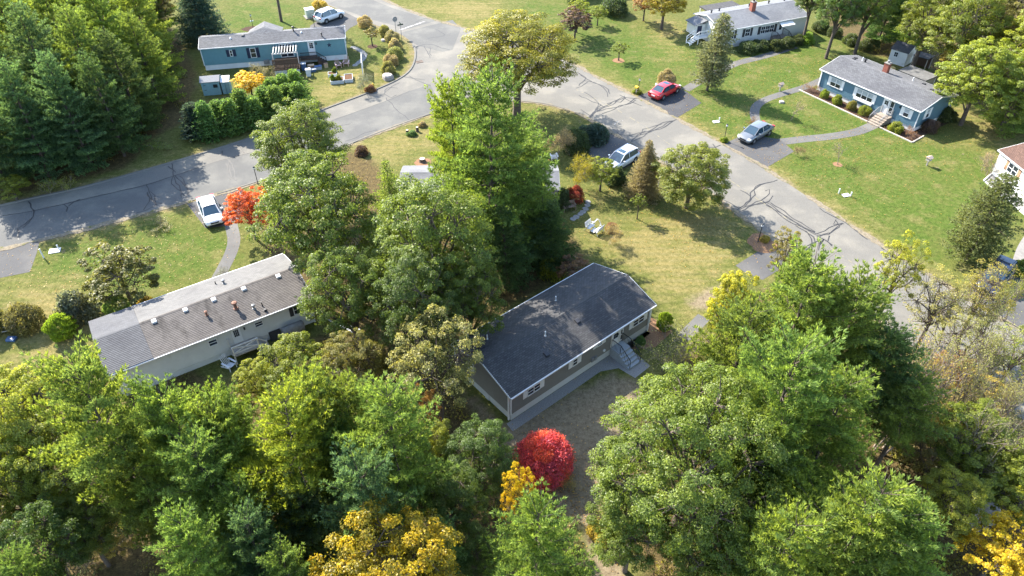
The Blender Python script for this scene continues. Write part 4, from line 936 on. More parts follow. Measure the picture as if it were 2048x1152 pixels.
def bush(seed, kind="round", n=6000, ls=0.1, aspect=0.6, needle=False, inner=0.35, bumps=9, bamp=0.3, zmin=-0.35):
    """unit bush: radius 1, height 1"""
    rng = np.random.default_rng(seed); u = unit(rng, n)
    if kind in ("cone", "column"):
        z = rng.random(n) ** (1.25 if kind == "cone" else 1.0); a = rng.random(n) * 2 * np.pi
        prof = (1 - z) ** (0.75 if kind == "cone" else 0.35) * np.minimum(1, 0.6 + z * 3) if kind == "cone" else np.sin(np.clip(z * 0.92 + 0.08, 0, 1) * np.pi) ** 0.5
        rad = prof * (0.75 + 0.25 * rng.random(n) ** 0.5) * (1 + bamp * np.sin(a * 5 + z * 9 + seed) * np.sin(z * 17 + a * 2)) + 0.02
        P = np.stack([np.cos(a) * rad, np.sin(a) * rad, z], 1); out = np.stack([np.cos(a), np.sin(a), np.full(n, 0.35)], 1)
        cv = np.clip(0.5 + 0.5 * np.sin(a * 5 + z * 9 + seed) * np.sin(z * 17 + a * 2) + rng.normal(size=n) * 0.15, 0, 1)
    else:
        u[:, 2] = np.where(u[:, 2] < zmin, -u[:, 2], u[:, 2]); u = nrm(u)
        bd = unit(rng, bumps * 3); dots = u @ bd.T; k = np.max(dots, 1)
        rad = (1 - bamp + bamp * np.clip((k - 0.75) * 5, 0, 1.2)) * (1.04 - inner * rng.random(n) ** 2.0 + 0.1 * np.clip(rng.exponential(0.35, n), 0, 1.6))
        P = u * rad[:, None]; P[:, 2] = (P[:, 2] - zmin) / (1 - zmin); out = u
        cv = np.clip(rng.random(bumps * 3)[np.argmax(dots, 1)] * 0.8 + rng.random(n) * 0.2, 0, 1)
    Nn = nrm(out * 0.4 + np.array([0, 0, 0.45]) + unit(rng, n) * 0.8)
    return leaf_quads("bush", P, Nn, ls * rng.uniform(0.65, 1.35, n), cv, rng, aspect, mat=MAT_NEEDLE if needle else MAT_LEAF), None, 1.0, 1.0
def twiggy(seed, h=9.0, R_=3.0, stems=3, levels=4, leaves=3500, ls=0.13, up=0.75, lean=(0.0, 0.0), first=0.35, mat=None, droop=0.0, split=3):
    rng = np.random.default_rng(seed); lines, tips = [], []
    def grow(p, d, L, r, lev):
        q = p + d * L; k = 5; pts = bend(p, q, k, rng, 0.06, droop if lev > 1 else 0); lines.append((pts, np.linspace(r, r * 0.6, k)))
        if lev >= levels: tips.append(pts[2:]); return
        if lev >= levels - 1: tips.append(pts[3:])
        for i in range(split + (1 if rng.random() < 0.4 else 0)):
            f = rng.uniform(0.45, 1.0) if i else 1.0; s = pts[min(int(f * (k - 1)), k - 1)]
            nd = nrm((d * 0.8 + unit(rng, 1)[0] * 0.62 + np.array([lean[0] * 0.2, lean[1] * 0.2, up * 0.28 - droop * lev * 0.3]))[None])[0]
            grow(s, nd, L * rng.uniform(0.55, 0.8), r * 0.58, lev + 1)
    for s in range(stems):
        d = nrm(np.array([[lean[0] + rng.normal() * 0.22, lean[1] + rng.normal() * 0.22, 1.0]]))[0]
        grow(np.array([rng.normal() * 0.12 * stems, rng.normal() * 0.12 * stems, 0]) * (stems > 1), d, h * first * rng.uniform(0.85, 1.1), 0.011 * h, 1)
    tp = np.concatenate(tips); i = rng.integers(0, len(tp), leaves); P = tp[i] + rng.normal(size=(leaves, 3)) * 0.14
    cvt = rng.random(len(tp)); Nn = nrm(unit(rng, leaves) + np.array([0, 0, 0.7]))
    crown = leaf_quads("crown", P, Nn, ls * rng.uniform(0.6, 1.3, leaves), cvt[i], rng)
    return crown, tubes("trunk", lines, 4, mat or MAT_TWIG), R_, h

PINE_PROF = lambda t: min(1.0, 0.65 + 1.4 * t) * (1 - t) ** 0.4 + 0.03
PINE = [conifer(s, h=14, R_=3.9, bottom=b, step=0.95, nb=6, irr=0.36, kill=0.1, per=9, profile=PINE_PROF, elev=(0.85, 0.02), tuft=0.15, tl=0.25, tw=0.06, wander=0.02, side=0.46, spread=0.62, tuftup=0.45) for s, b in ((1, 0.25), (2, 0.35), (3, 0.18), (4, 0.45))]
PINE_FULL = [conifer(s, h=13, R_=3.9, bottom=0.05, step=0.9, nb=6, irr=0.36, kill=0.07, per=8, profile=lambda t: min(1.0, 0.75 + 1.2 * t) * (1 - t) ** 0.55 + 0.03, elev=(0.8, -0.03), tuft=0.16, tl=0.26, tw=0.07, wander=0.02, side=0.5, spread=0.62, tuftup=0.45) for s in (5, 6)]
SPRUCE = [conifer(s, h=10, R_=2.9, bottom=0.05, step=0.4, nb=8, profile=lambda t: (1 - t) ** 0.8 + 0.02, elev=(0.25, -0.12), droop=0.08, tl=0.17, tw=0.075, per=6, tuft=0.17, irr=0.16, side=0.5, tuftup=0.12, kill=0.03, wander=0.006) for s in (11, 12)]
CEDAR = [conifer(s, h=4, R_=1.35, bottom=0.02, step=0.26, nb=7, profile=lambda t: (1 - t) ** 0.6 * 0.95 + 0.05, elev=(0.8, 0.25), tl=0.17, tw=0.085, per=6, tuft=0.15, irr=0.22, side=0.6, tuftup=0.5, kill=0.02, wander=0.01) for s in (17, 18)]
SPRUCE_OPEN = [conifer(13, h=9, R_=2.6, bottom=0.12, step=0.45, nb=7, profile=lambda t: (1 - t) ** 0.6 * (0.6 + 0.4 * min(1, t * 3)), elev=(0.5, -0.05), droop=0.04, tl=0.18, tw=0.075, per=7, tuft=0.17, irr=0.3, side=0.55, kill=0.1, wander=0.015)]
HEMLOCK = [conifer(15, h=10, R_=3.2, bottom=0.12, step=0.55, nb=5, elev=(0.3, 0.0), droop=0.12, tl=0.19, tw=0.075, per=7, tuft=0.18, irr=0.3, side=0.6, tuftup=0.05, kill=0.06)]
OAK = [broad(21, 4.6, 12, 0.12, 19, 330, 52000, 0.145, crown_w=(0.3, 0.42), flat=0.6), broad(22, 4.6, 12, 0.12, 17, 300, 48000, 0.15, thin=0.12, crown_w=(0.3, 0.44), flat=0.6)]
OAKBIG = [broad(23, 6.0, 14, 0.08, 26, 640, 115000, 0.125, crown_w=(0.26, 0.38), flat=0.62, thin=0.1, rcs=(0.05, 0.1))]
MAPLE = [broad(24, 4.2, 11, 0.15, 16, 270, 40000, 0.15, flat=0.55, crown_w=(0.32, 0.45)), broad(25, 4.2, 11, 0.12, 15, 250, 36000, 0.155, flat=0.55, thin=0.12, crown_w=(0.32, 0.45))]
SMALLTREE = [broad(26, 2.2, 5, 0.16, 8, 130, 13000, 0.14, flat=0.5), broad(27, 2.2, 5, 0.25, 9, 120, 12000, 0.13, flat=0.55)]
ROUND = [broad(30, 4.2, 9, 0.05, 13, 280, 38000, 0.165, flat=0.6)]
SPARSE = [broad(28, 4.2, 10, 0.2, 10, 170, 15000, 0.16, thin=0.3, flat=0.6)]
AIRY = [broad(50, 4.2, 10, 0.2, 10, 170, 5200, 0.16, thin=0.35, flat=0.6)]
SAPLING = [broad(29, 1.0, 2.6, 0.3, 6, 50, 2600, 0.11)]
FIREBUSH = [bush(37, n=20000, ls=0.06, bamp=0.24, bumps=26, inner=0.35, zmin=-0.5)]
BUSH = [bush(31), bush(32, n=7000, ls=0.085), bush(33, n=5000, ls=0.12, bamp=0.3, bumps=6, inner=0.5)]
CONEB = [bush(34, "cone", 9000, 0.1, 0.45, True), bush(35, "cone", 9000, 0.1, 0.45, True, bamp=0.28)]
COLB = [bush(36, "column", 6000, 0.12, 0.5, True)]
BARE = [twiggy(41, 10, 3, 4, 5, 2600, 0.13, lean=(0.55, 0.25), first=0.36), twiggy(42, 9, 3, 3, 5, 3600, 0.13, lean=(0.3, 0.1)), twiggy(43, 3.2, 1.6, 1, 5, 420, 0.07, first=0.3, up=0.5)]
SHRUBT = [twiggy(44, 2.6, 1.4, 7, 4, 2600, 0.085, first=0.42, up=0.5), twiggy(45, 4.2, 2.2, 5, 5, 2200, 0.09, first=0.36, up=0.35)]
WEEP = [twiggy(46, 3.6, 2.0, 2, 5, 5200, 0.1, first=0.5, up=0.3, droop=0.25)]

COLORS = dict(pine=(0.132, 0.2, 0.058), pine_y=(0.18, 0.235, 0.044), pine_b=(0.085, 0.145, 0.072), pine_d=(0.075, 0.125, 0.054), oak=(0.118, 0.17, 0.032), oak_d=(0.082, 0.13, 0.03), maple=(0.155, 0.198, 0.032), maple_y=(0.2, 0.24, 0.036),
              olive=(0.18, 0.17, 0.05), yellow=(0.5, 0.36, 0.02), gold=(0.3, 0.25, 0.06), orange=(0.3, 0.165, 0.06), red=(0.38, 0.1, 0.038), crimson=(0.46, 0.09, 0.115), rust=(0.2, 0.12, 0.075), burg=(0.12, 0.08, 0.065), straw=(0.26, 0.23, 0.135),
              spruce=(0.135, 0.155, 0.1), spruce_b=(0.055, 0.092, 0.072), taupe=(0.225, 0.195, 0.125), hedge=(0.115, 0.2, 0.068), lime=(0.16, 0.24, 0.036), yew=(0.065, 0.092, 0.036), greyg=(0.14, 0.165, 0.12), pale=(0.22, 0.23, 0.09), goldgreen=(0.205, 0.19, 0.02))
TREE_COUNT = 0
def plant(kind, var, u, v, rpx, h, color, warm, name, label, cat="tree", at="crown", rot=None, frac=0.55, group=None, squash=1.0):
    """(u, v): where the middle of the crown ('crown') or the foot ('base') stands; rpx: crown radius as seen, h: height in m"""
    global TREE_COUNT
    crown, trunk, R0, h0 = kind[var % len(kind)]
    zc = h * frac if at == "crown" else 0.0
    x, y = G(u, v, zc); rpx = rpx * (1.3 if kind is PINE else 1.12 if kind is PINE_FULL else 1.0); rad = rpx * dist_at(u, v, zc) / FPX
    if at == "crown" and kind in (PINE, HEMLOCK): x, y = G(u, v - 0.38 * rpx / 1.3, h * 0.97); rad = rpx * dist_at(u, v, h * 0.7) / FPX
    sx = rad / R0; sz = h / h0; TREE_COUNT += 1
    rz = rot if rot is not None else (TREE_COUNT * 2.39996) % 6.283
    c = COLORS[color] if isinstance(color, str) else color
    jit = random.Random(TREE_COUNT * 7 + 1); k = jit.uniform(0.9, 1.12)
    col = (c[0] * k * jit.uniform(0.93, 1.08), c[1] * k, c[2] * k, warm)
    if trunk is None:
        o = bpy.data.objects.new(name, crown); COL.objects.link(o); o.location = (x, y, 0); o.rotation_euler[2] = rz; o.scale = (sx, sx * squash, sz); o.color = col
        return tag(o, label, cat, group)
    e = empty(name, (x, y, 0), rz, label, cat, group); e.scale = (sx, sx * squash, sz)
    for nm, me in (("trunk", trunk), ("crown", crown)):
        o = bpy.data.objects.new(nm, me); COL.objects.link(o); o.parent = e; o.color = col
    return e
# ------------------------------------------------------------------ trees and shrubs
P_ = plant
# woods at upper left
LW = ((12, 368, 66, 12.5, "pine_b", .5, "bluish pine at the street on the left edge"), (100, 352, 66, 12.5, "pine_b", .4, "bluish pine over the bend of the kerb"), (185, 334, 62, 12.5, "pine_b", .3, "shaded pine above the middle of the kerb"), (250, 312, 56, 11.5, "pine_d", .3, "dark pine at the right end of the shaded kerb"), (286, 262, 56, 11.5, "pine_d", .4, "dark pine standing nearest the hedge"), (322, 210, 52, 11, "pine", .5, "pine facing the left end of the teal house"),
    (-40, 330, 75, 13, "pine_b", .4, "pine just beyond the left edge by the street"), (55, 300, 74, 15, "pine_b", .5, "tall bluish pine on the left behind the street pines"), (140, 285, 74, 15, "pine_b", .4, "tall shaded pine in the lower left woods"), (215, 262, 70, 14, "pine", .4, "tall pine with dead branches in the left woods"), (0, 235, 78, 15, "pine_b", .5, "pine halfway up the left edge"), (95, 222, 76, 15, "pine", .5, "broad green pine deep in the left woods"), (180, 205, 74, 15, "pine", .6, "bright pine in the middle of the left woods"), (262, 190, 66, 13.5, "pine", .6, "pine two rows left of the teal house"), (318, 150, 54, 12, "pine", .6, "yellowish pine by the upper left corner of the teal house"),
    (30, 155, 78, 15, "pine_y", .7, "sunlit yellow-green pine in the top left corner"), (125, 140, 76, 15, "pine", .7, "bright pine right of the corner pine"), (215, 125, 74, 15, "pine", .6, "pine with bare grey branches near the top edge"), (300, 95, 60, 13, "pine", .6, "yellowish pine left of the dark spruce"), (75, 75, 72, 15, "pine", .6, "pine at the top edge near the left corner"), (175, 60, 72, 15, "pine", .6, "pine at the middle of the top left edge"), (265, 50, 64, 14, "pine", .5, "pine at the top edge left of the white cabin"), (-70, 200, 80, 15, "pine", .4, "pine just beyond the left edge by the woods"))
for k, (u, w, r, h, c, wm, lb) in enumerate(LW):
    P_(PINE_FULL, k, u, w, r, h, c, wm, "pine_tree", lb, at="base", group="pines of the left woods")
P_(OAK, 1, 300, 8, 45, 10, "olive", .3, "oak_tree", "dull oak behind the pines by the white cabin")
P_(SMALLTREE, 0, 22, 375, 36, 2.6, "maple", .5, "roadside_bush", "leafy bush under the pines at the left street edge", "bush"); P_(SHRUBT, 0, 115, 368, 26, 1.6, "maple_y", .3, "roadside_bush", "bright fern bush at the kerb under the pines", "bush")
P_(SHRUBT, 0, 318, 290, 22, 0.6, "lime", .3, "roadside_bush", "low yellow-green weeds on the shaded verge", "bush")
P_(SPRUCE, 0, 410, 82, 56, 11, "spruce_b", .1, "spruce_tree", "dark blue spruce at the corner of the teal house", at="base")
P_(SPARSE, 0, 563, 43, 42, 17, "pine", .3, "tall_tree", "tall tree with bare trunk on the lawn above the teal house", at="base")
ords = ("first", "second", "third", "fourth", "fifth", "sixth", "seventh", "eighth", "ninth", "tenth")
for i in range(10):
    t = i / 9; P_(CEDAR, i, 400 + 205 * t, 276 - 52 * t + (6 if i % 2 else -4), 34 if i else 38, 3.9 + 0.4 * math.sin(i * 2.1), "hedge" if i else "spruce_b", .5 if i > 1 else .2, "arborvitae", ords[i] + " evergreen from the left in the hedge below the teal house", "hedge tree", "base", group="evergreens of the hedge")
for i in range(3):
    t = (i + 0.5) / 3; P_(CEDAR, i + 1, 540 + 70 * t, 226 - 26 * t, 32, 4.0, "hedge", .6, "arborvitae", ords[i] + " evergreen from the left in the rear row of the hedge", "hedge tree", "base", group="evergreens of the hedge")
P_(SMALLTREE, 0, 498, 168, 34, 3.4, "yellow", .1, "yellow_shrub", "bright yellow shrub between the hedge and the teal house", "shrub"); P_(SHRUBT, 0, 528, 158, 20, 2.0, "straw", .2, "dry_shrub", "dry straw-coloured shrub left of the brown deck fence", "shrub", "base")
# teal house garden
P_(SAPLING, 0, 745, 92, 18, 2.6, "olive", .4, "topiary_tree", "small round-headed tree in a mulch ring by the teal house", at="base")
P_(BUSH, 1, 730, 52, 14, 1.4, "straw", .5, "hydrangea_bush", "straw-coloured hydrangea at the driveway of the white car", "bush", "base"); P_(BUSH, 1, 640, 18, 14, 1.3, "gold", .4, "hydrangea_bush", "golden hydrangea behind the parked white car", "bush", "base")
for i, (u, w, r, c) in enumerate(((770, 72, 11, "pale"), (785, 82, 14, "straw"), (790, 99, 14, "straw"), (791, 117, 15, "pale"), (782, 130, 14, "straw"), (777, 146, 13, "pale"))):
    P_(BUSH, i, u, w, r, 1.4, c, .12, "round_bush", ords[i] + " round clipped bush from the top along the street corner", "bush", "base", group="round bushes along the corner")
P_(WEEP, 0, 722, 184, 21, 1.9, "greyg", .2, "feathery_bush", "feathery grey-green bush by the white lattice screen", "bush", "base"); P_(BUSH, 2, 741, 182, 11, 0.7, "rust", .3, "low_bush", "low brown bush beside the yellow hydrant", "bush", "base")
# middle
P_(OAK, 0, 1034, 108, 116, 12.5, (0.2, 0.2, 0.032), .5, "maple_tree", "big golden-olive maple at the street corner", frac=.6)
P_(PINE, 0, 978, 205, 98, 17.5, "pine", .35, "pine_tree", "tallest bright green pine in front of the golden maple", frac=.6); P_(PINE, 3, 900, 190, 50, 15, "pine_y", .4, "pine_tree", "slim yellow-green pine leaning over the street", frac=.68)
P_(PINE, 1, 1045, 290, 66, 11, "pine", .3, "pine_tree", "lower pine spreading right of the tallest pine"); P_(PINE, 3, 905, 300, 42, 8, "pine_y", .4, "pine_tree", "thin pale pine above the silver roof")
P_(PINE_FULL, 0, 962, 478, 60, 11.5, "pine_y", .5, "pine_tree", "pine with yellow top in front of the hidden house", at="base"); P_(PINE_FULL, 1, 1040, 490, 76, 11, "pine", .3, "pine_tree", "full pine over the right half of the hidden house", at="base")
P_(PINE_FULL, 0, 1100, 535, 56, 7, "pine_d", .3, "pine_tree", "dark pine at the upper corner of the charcoal roof", at="base"); P_(PINE_FULL, 1, 1010, 575, 60, 8.5, "pine_d", .25, "pine_tree", "dark pine right of the big middle oak", at="base")
P_(HEMLOCK, 0, 780, 350, 62, 9.5, "pine", .45, "hemlock_tree", "soft green hemlock hanging over the silver roof"); P_(HEMLOCK, 0, 745, 440, 50, 8, "pine_b", .3, "hemlock_tree", "shaded hemlock between the two big oaks")
P_(HEMLOCK, 0, 900, 340, 34, 6, "pine", .3, "hemlock_tree", "small hemlock standing before the silver roof")
P_(OAK, 0, 603, 305, 88, 12, "oak", .3, "oak_tree", "green oak reaching over the side street"); P_(OAK, 1, 640, 440, 118, 14.5, "oak", .45, "oak_tree", "large oak right of the red maple")
P_(OAK, 0, 868, 500, 128, 14.5, "oak", .5, "oak_tree", "largest oak in the middle of the picture"); P_(OAK, 1, 700, 600, 86, 11, "oak", .2, "oak_tree", "oak at the right end of the long white house"); P_(OAK, 0, 835, 630, 88, 12, "oak_d", .2, "oak_tree", "dark oak beside the charcoal roof")
P_(OAK, 1, 940, 600, 66, 11, "oak", .3, "oak_tree", "low dark oak touching the charcoal roof"); P_(SMALLTREE, 1, 620, 640, 30, 3, "oak_d", .2, "small_tree", "small leafy tree at the white house downspout", at="base")
P_(SMALLTREE, 0, 497, 424, 48, 5.6, "red", .65, "red_maple", "orange-red maple beside the parked white sedan")
P_(SMALLTREE, 0, 242, 552, 74, 5.8, (0.12, 0.135, 0.04), .45, "crabapple_tree", "brown-tipped spreading tree on the lawn left of the white house")
for v, u, w, r, h, c, nm, lb in ((1, 57, 655, 33, 2.2, (0.12, 0.12, 0.05), "rhododendron_bush", "olive rounded bush behind the wheelbarrow"), (2, 160, 632, 37, 2.4, "greyg", "rhododendron_bush", "grey-green rounded bush on the left lawn"), (0, -22, 660, 34, 2.2, (0.12, 0.12, 0.05), "rhododendron_bush", "bush on the left edge whose shadow falls on the lawn")):
    P_(BUSH, v, u, w, r, h, c, .35, nm, lb, "bush", "base")
P_(COLB, 0, 130, 672, 25, 2.1, "lime", .5, "cedar_bush", "bright green cedar bush below the grey-green bush", "bush", "base"); P_(COLB, 0, 243, 632, 22, 2.2, "hedge", .6, "cedar_bush", "green cedar bush at the corner of the white house", "bush", "base")
P_(BUSH, 2, 292, 606, 14, 0.6, "gold", .4, "low_bush", "low yellowish plants along the back eave of the white house", "bush", "base"); P_(SHRUBT, 0, 325, 455, 22, 0.7, "pale", .3, "low_bush", "low pale weeds on the sunny left lawn", "bush", "base")
P_(SHRUBT, 0, 445, 552, 14, 0.7, "greyg", .2, "low_bush", "pale flowers where the path meets the white house", "bush", "base")
# garden around the hidden house
P_(WEEP, 0, 1113, 318, 30, 3.2, "taupe", .3, "weeping_tree", "dull weeping tree left of the dark juniper", at="base"); P_(BUSH, 2, 1186, 280, 30, 1.8, "spruce_b", .2, "juniper_bush", "blue-green juniper at the driveway corner", "bush", "base"); P_(BUSH, 0, 1150, 300, 26, 2.2, "yew", .1, "yew_bush", "dark round yew left of the juniper", "bush", "base")
P_(WEEP, 0, 1150, 378, 34, 3.2, "goldgreen", .4, "weeping_tree", "golden weeping tree at the end of the hidden house", at="base"); P_(SMALLTREE, 1, 1203, 348, 34, 3.6, "maple_y", .6, "small_tree", "yellow-green small tree in front of the silver hatchback")
P_(BUSH, 2, 1232, 366, 21, 1.6, "yew", .1, "mugo_pine", "dark mugo pine at the bonnet of the silver hatchback", "bush", "base"); P_(SPRUCE, 1, 1284, 394, 42, 6.4, "taupe", .15, "spruce_tree", "brownish spruce between the hatchback and the round maple", at="base")
P_(ROUND, 0, 1384, 352, 74, 6.6, (0.16, 0.19, 0.034), .5, "maple_tree", "yellow-green round maple at the edge of the main street"); P_(BUSH, 1, 1149, 402, 17, 1.6, (0.26, 0.075, 0.05), .2, "burning_bush", "small red bush by the corner of the hidden house", "bush", "base"); P_(BUSH, 2, 1120, 412, 22, 1.8, "yew", .2, "yew_bush", "dark shrub behind the wooden garden bench", "bush", "base")
P_(SAPLING, 0, 1274, 438, 16, 2.8, "oak", .3, "young_tree", "lone young tree on the dry lawn", at="base"); P_(WEEP, 0, 1218, 488, 22, 1.6, "straw", .6, "dry_bush", "straw-coloured bush right of the white glider", "bush", "base"); P_(BUSH, 1, 1222, 462, 11, 0.9, "rust", .2, "dry_bush", "small pinkish-brown bush behind the white glider", "bush", "base")
P_(SMALLTREE, 1, 1148, 540, 36, 3, "rust", .5, "small_tree", "reddish understory tree above the charcoal roof corner"); P_(BUSH, 2, 1105, 548, 26, 1.6, "maple_y", .4, "understory_bush", "sunlit bush behind the charcoal roof", "bush", "base")
# right side lawns
P_(SPRUCE_OPEN, 0, 1414, 181, 52, 9.4, "spruce", .3, "spruce_tree", "tall grey-green spruce between the red car and the white house", at="base"); P_(BUSH, 1, 1331, 170, 18, 1.9, "straw", .1, "round_bush", "round clipped bush behind the red car", "bush", "base")
P_(SAPLING, 0, 1237, 121, 19, 2.5, "maple", .35, "young_tree", "small round tree on the lawn above the red car", at="base"); P_(SMALLTREE, 0, 1150, 45, 35, 4.6, "burg", .5, "plum_tree", "burgundy and green bushy tree near the top edge"); P_(SMALLTREE, 1, 1155, 28, 24, 4.8, "maple_y", .4, "small_tree", "yellow-green crown over the burgundy tree")
P_(SMALLTREE, 1, 1196, 30, 20, 2.8, "maple_y", .4, "small_tree", "pale yellow shrub tree right of the burgundy tree"); P_(BUSH, 0, 1228, 28, 26, 2.2, "yew", .1, "yew_bush", "dark green shrub at the top edge near the white wall", "bush", "base"); P_(BUSH, 0, 1150, 6, 14, 1.5, "yew", .2, "yew_bush", "dark shrub by the path at the top edge", "bush", "base")
P_(SMALLTREE, 1, 1290, 12, 26, 4, "orange", .1, "small_tree", "orange-pink tree at the top edge"); P_(MAPLE, 1, 1330, 5, 42, 7, "goldgreen", .5, "maple_tree", "golden maple at the top edge left of the white house")
for i, (u, w, r) in enumerate(((1494, 103, 20), (1518, 99, 18), (1550, 98, 17), (1573, 94, 14), (1593, 88, 12), (1612, 84, 15))):
    P_(BUSH, i, u, w, r, 1.25, "yew" if i != 5 else "lime", .3, "foundation_shrub", ords[i] + " shrub from the left along the white ranch house", "shrub", "base", group="shrubs along the white ranch house")
for i, (u, w, r, c) in enumerate(((1618, 182, 12, "rust"), (1648, 195, 8, "lime"), (1673, 207, 10, "maple"), (1702, 219, 9, "olive"), (1728, 228, 12, "maple"), (1790, 262, 14, "maple"), (1818, 272, 12, "rust"), (1858, 262, 15, "burg"), (1890, 240, 18, "yew"))):
    P_(BUSH if c != "rust" else SHRUBT, i if c != "rust" else 0, u, w, r, 1.0 if i < 7 else 1.4, c, .4, "bed_shrub", ords[i] + " shrub from the left around the blue house", "shrub", "base", group="shrubs around the blue house")
P_(BARE, 2, 1582, 240, 34, 3.6, "taupe", .3, "bare_tree", "nearly bare small tree on the lawn before the blue house", at="base"); P_(BARE, 2, 1675, 329, 34, 3.6, "taupe", .3, "bare_tree", "nearly bare small tree alone on the big right lawn", at="base", rot=1.1)
P_(SHRUBT, 0, 1500, 254, 9, 1.2, "rust", .2, "small_shrub", "small brown shrub behind the grey sedan", "shrub", "base"); P_(SHRUBT, 0, 1598, 311, 9, 1.2, "rust", .2, "small_shrub", "small brown shrub at the corner of the empty driveway half", "shrub", "base")
P_(SPRUCE_OPEN, 0, 1932, 520, 78, 8.5, (0.105, 0.135, 0.06), .3, "conifer_tree", "dark open conifer near the right edge", at="base"); P_(SHRUBT, 1, 1972, 345, 30, 3, "straw", .3, "thin_shrub", "thin twiggy shrub at the corner of the white cottage", "shrub", "base"); P_(BUSH, 2, 2046, 545, 24, 1, "oak", .2, "low_bush", "low green bush by the path at the right edge", "bush", "base")
# woods at upper right
for K, v, u, w, r, h, c, wm, lb in ((OAK, 0, 1680, 18, 46, 12, "oak_d", .2, "dark tree behind the white ranch house"), (OAK, 1, 1740, 10, 48, 12, "oak", .5, "pale-leaved tree at the top edge in the right woods"), (PINE_FULL, 0, 1812, 88, 58, 11.5, "pine", .5, "bright pine behind the off-white shed"),
    (OAK, 1, 1862, 35, 60, 13, "maple", .4, "green tree at the top edge right of the shed pine"), (OAK, 0, 1930, 70, 74, 13, "maple", .5, "yellow-green oak in the upper right woods"), (OAK, 1, 2010, 45, 78, 14, "olive", .4, "tall yellowing oak at the top right corner"), (ROUND, 0, 1960, 160, 74, 10, "maple", .6, "yellowing oak right of the blue house"),
    (ROUND, 0, 2040, 175, 72, 10, "maple", .3, "oak on the right edge below the corner oak"), (PINE_FULL, 1, 1752, 92, 40, 11, "pine_d", .3, "dark pine left of the off-white shed"), (PINE_FULL, 1, 2015, 262, 56, 6, "pine", .35, "low pine over the right lawn edge"), (ROUND, 0, 1925, 128, 42, 6, "gold", .4, "golden small oak behind the lean-to roof"), (MAPLE, 0, 2090, 100, 80, 14, "maple_y", .4, "oak just beyond the right edge by the woods"), (OAK, 0, 1630, -12, 40, 12, "oak_d", .2, "dark tree above the white ranch house")):
    nm = "pine_tree" if K is PINE_FULL else "oak_tree"; P_(K, v, u, w, r, h, c, wm, nm, lb, at="base" if K is PINE_FULL else "crown", group="trees of the right woods")
for i, (u, w, r) in enumerate(((1640, 62, 16), (1668, 72, 14), (1700, 88, 15), (1730, 100, 14), (1745, 96, 12))):
    P_(BUSH, i, u, w, r, 1.3, "yew", .3, "woodland_shrub", ords[i] + " dark shrub from the left at the edge of the right woods", "shrub", "base", group="shrubs at the edge of the right woods")
# around the grey house
P_(COLB, 0, 1327, 658, 14, 1.7, "lime", .6, "cedar_bush", "bright cedar at the right corner of the grey house", "bush", "base"); P_(BUSH, 0, 1280, 690, 10, 0.8, "hedge", .3, "low_bush", "small green bush right of the grey steps", "bush", "base")
P_(SHRUBT, 1, 1335, 735, 70, 4.2, "pale", .5, "twiggy_tree", "half-bare twiggy tree right of the grey house steps", at="base"); P_(FIREBUSH, 0, 1088, 938, 52, 2.75, "crimson", .35, "burning_bush", "round crimson burning bush in front of the grey house", "bush", "base", squash=1.0)
P_(SMALLTREE, 1, 1050, 930, 26, 2.2, "crimson", .5, "small_maple", "small ragged red shrub left of the burning bush", "shrub", "base"); P_(SHRUBT, 0, 1128, 965, 26, 1.3, "olive", .4, "low_bush", "low olive shrub under the right side of the burning bush", "shrub", "base")
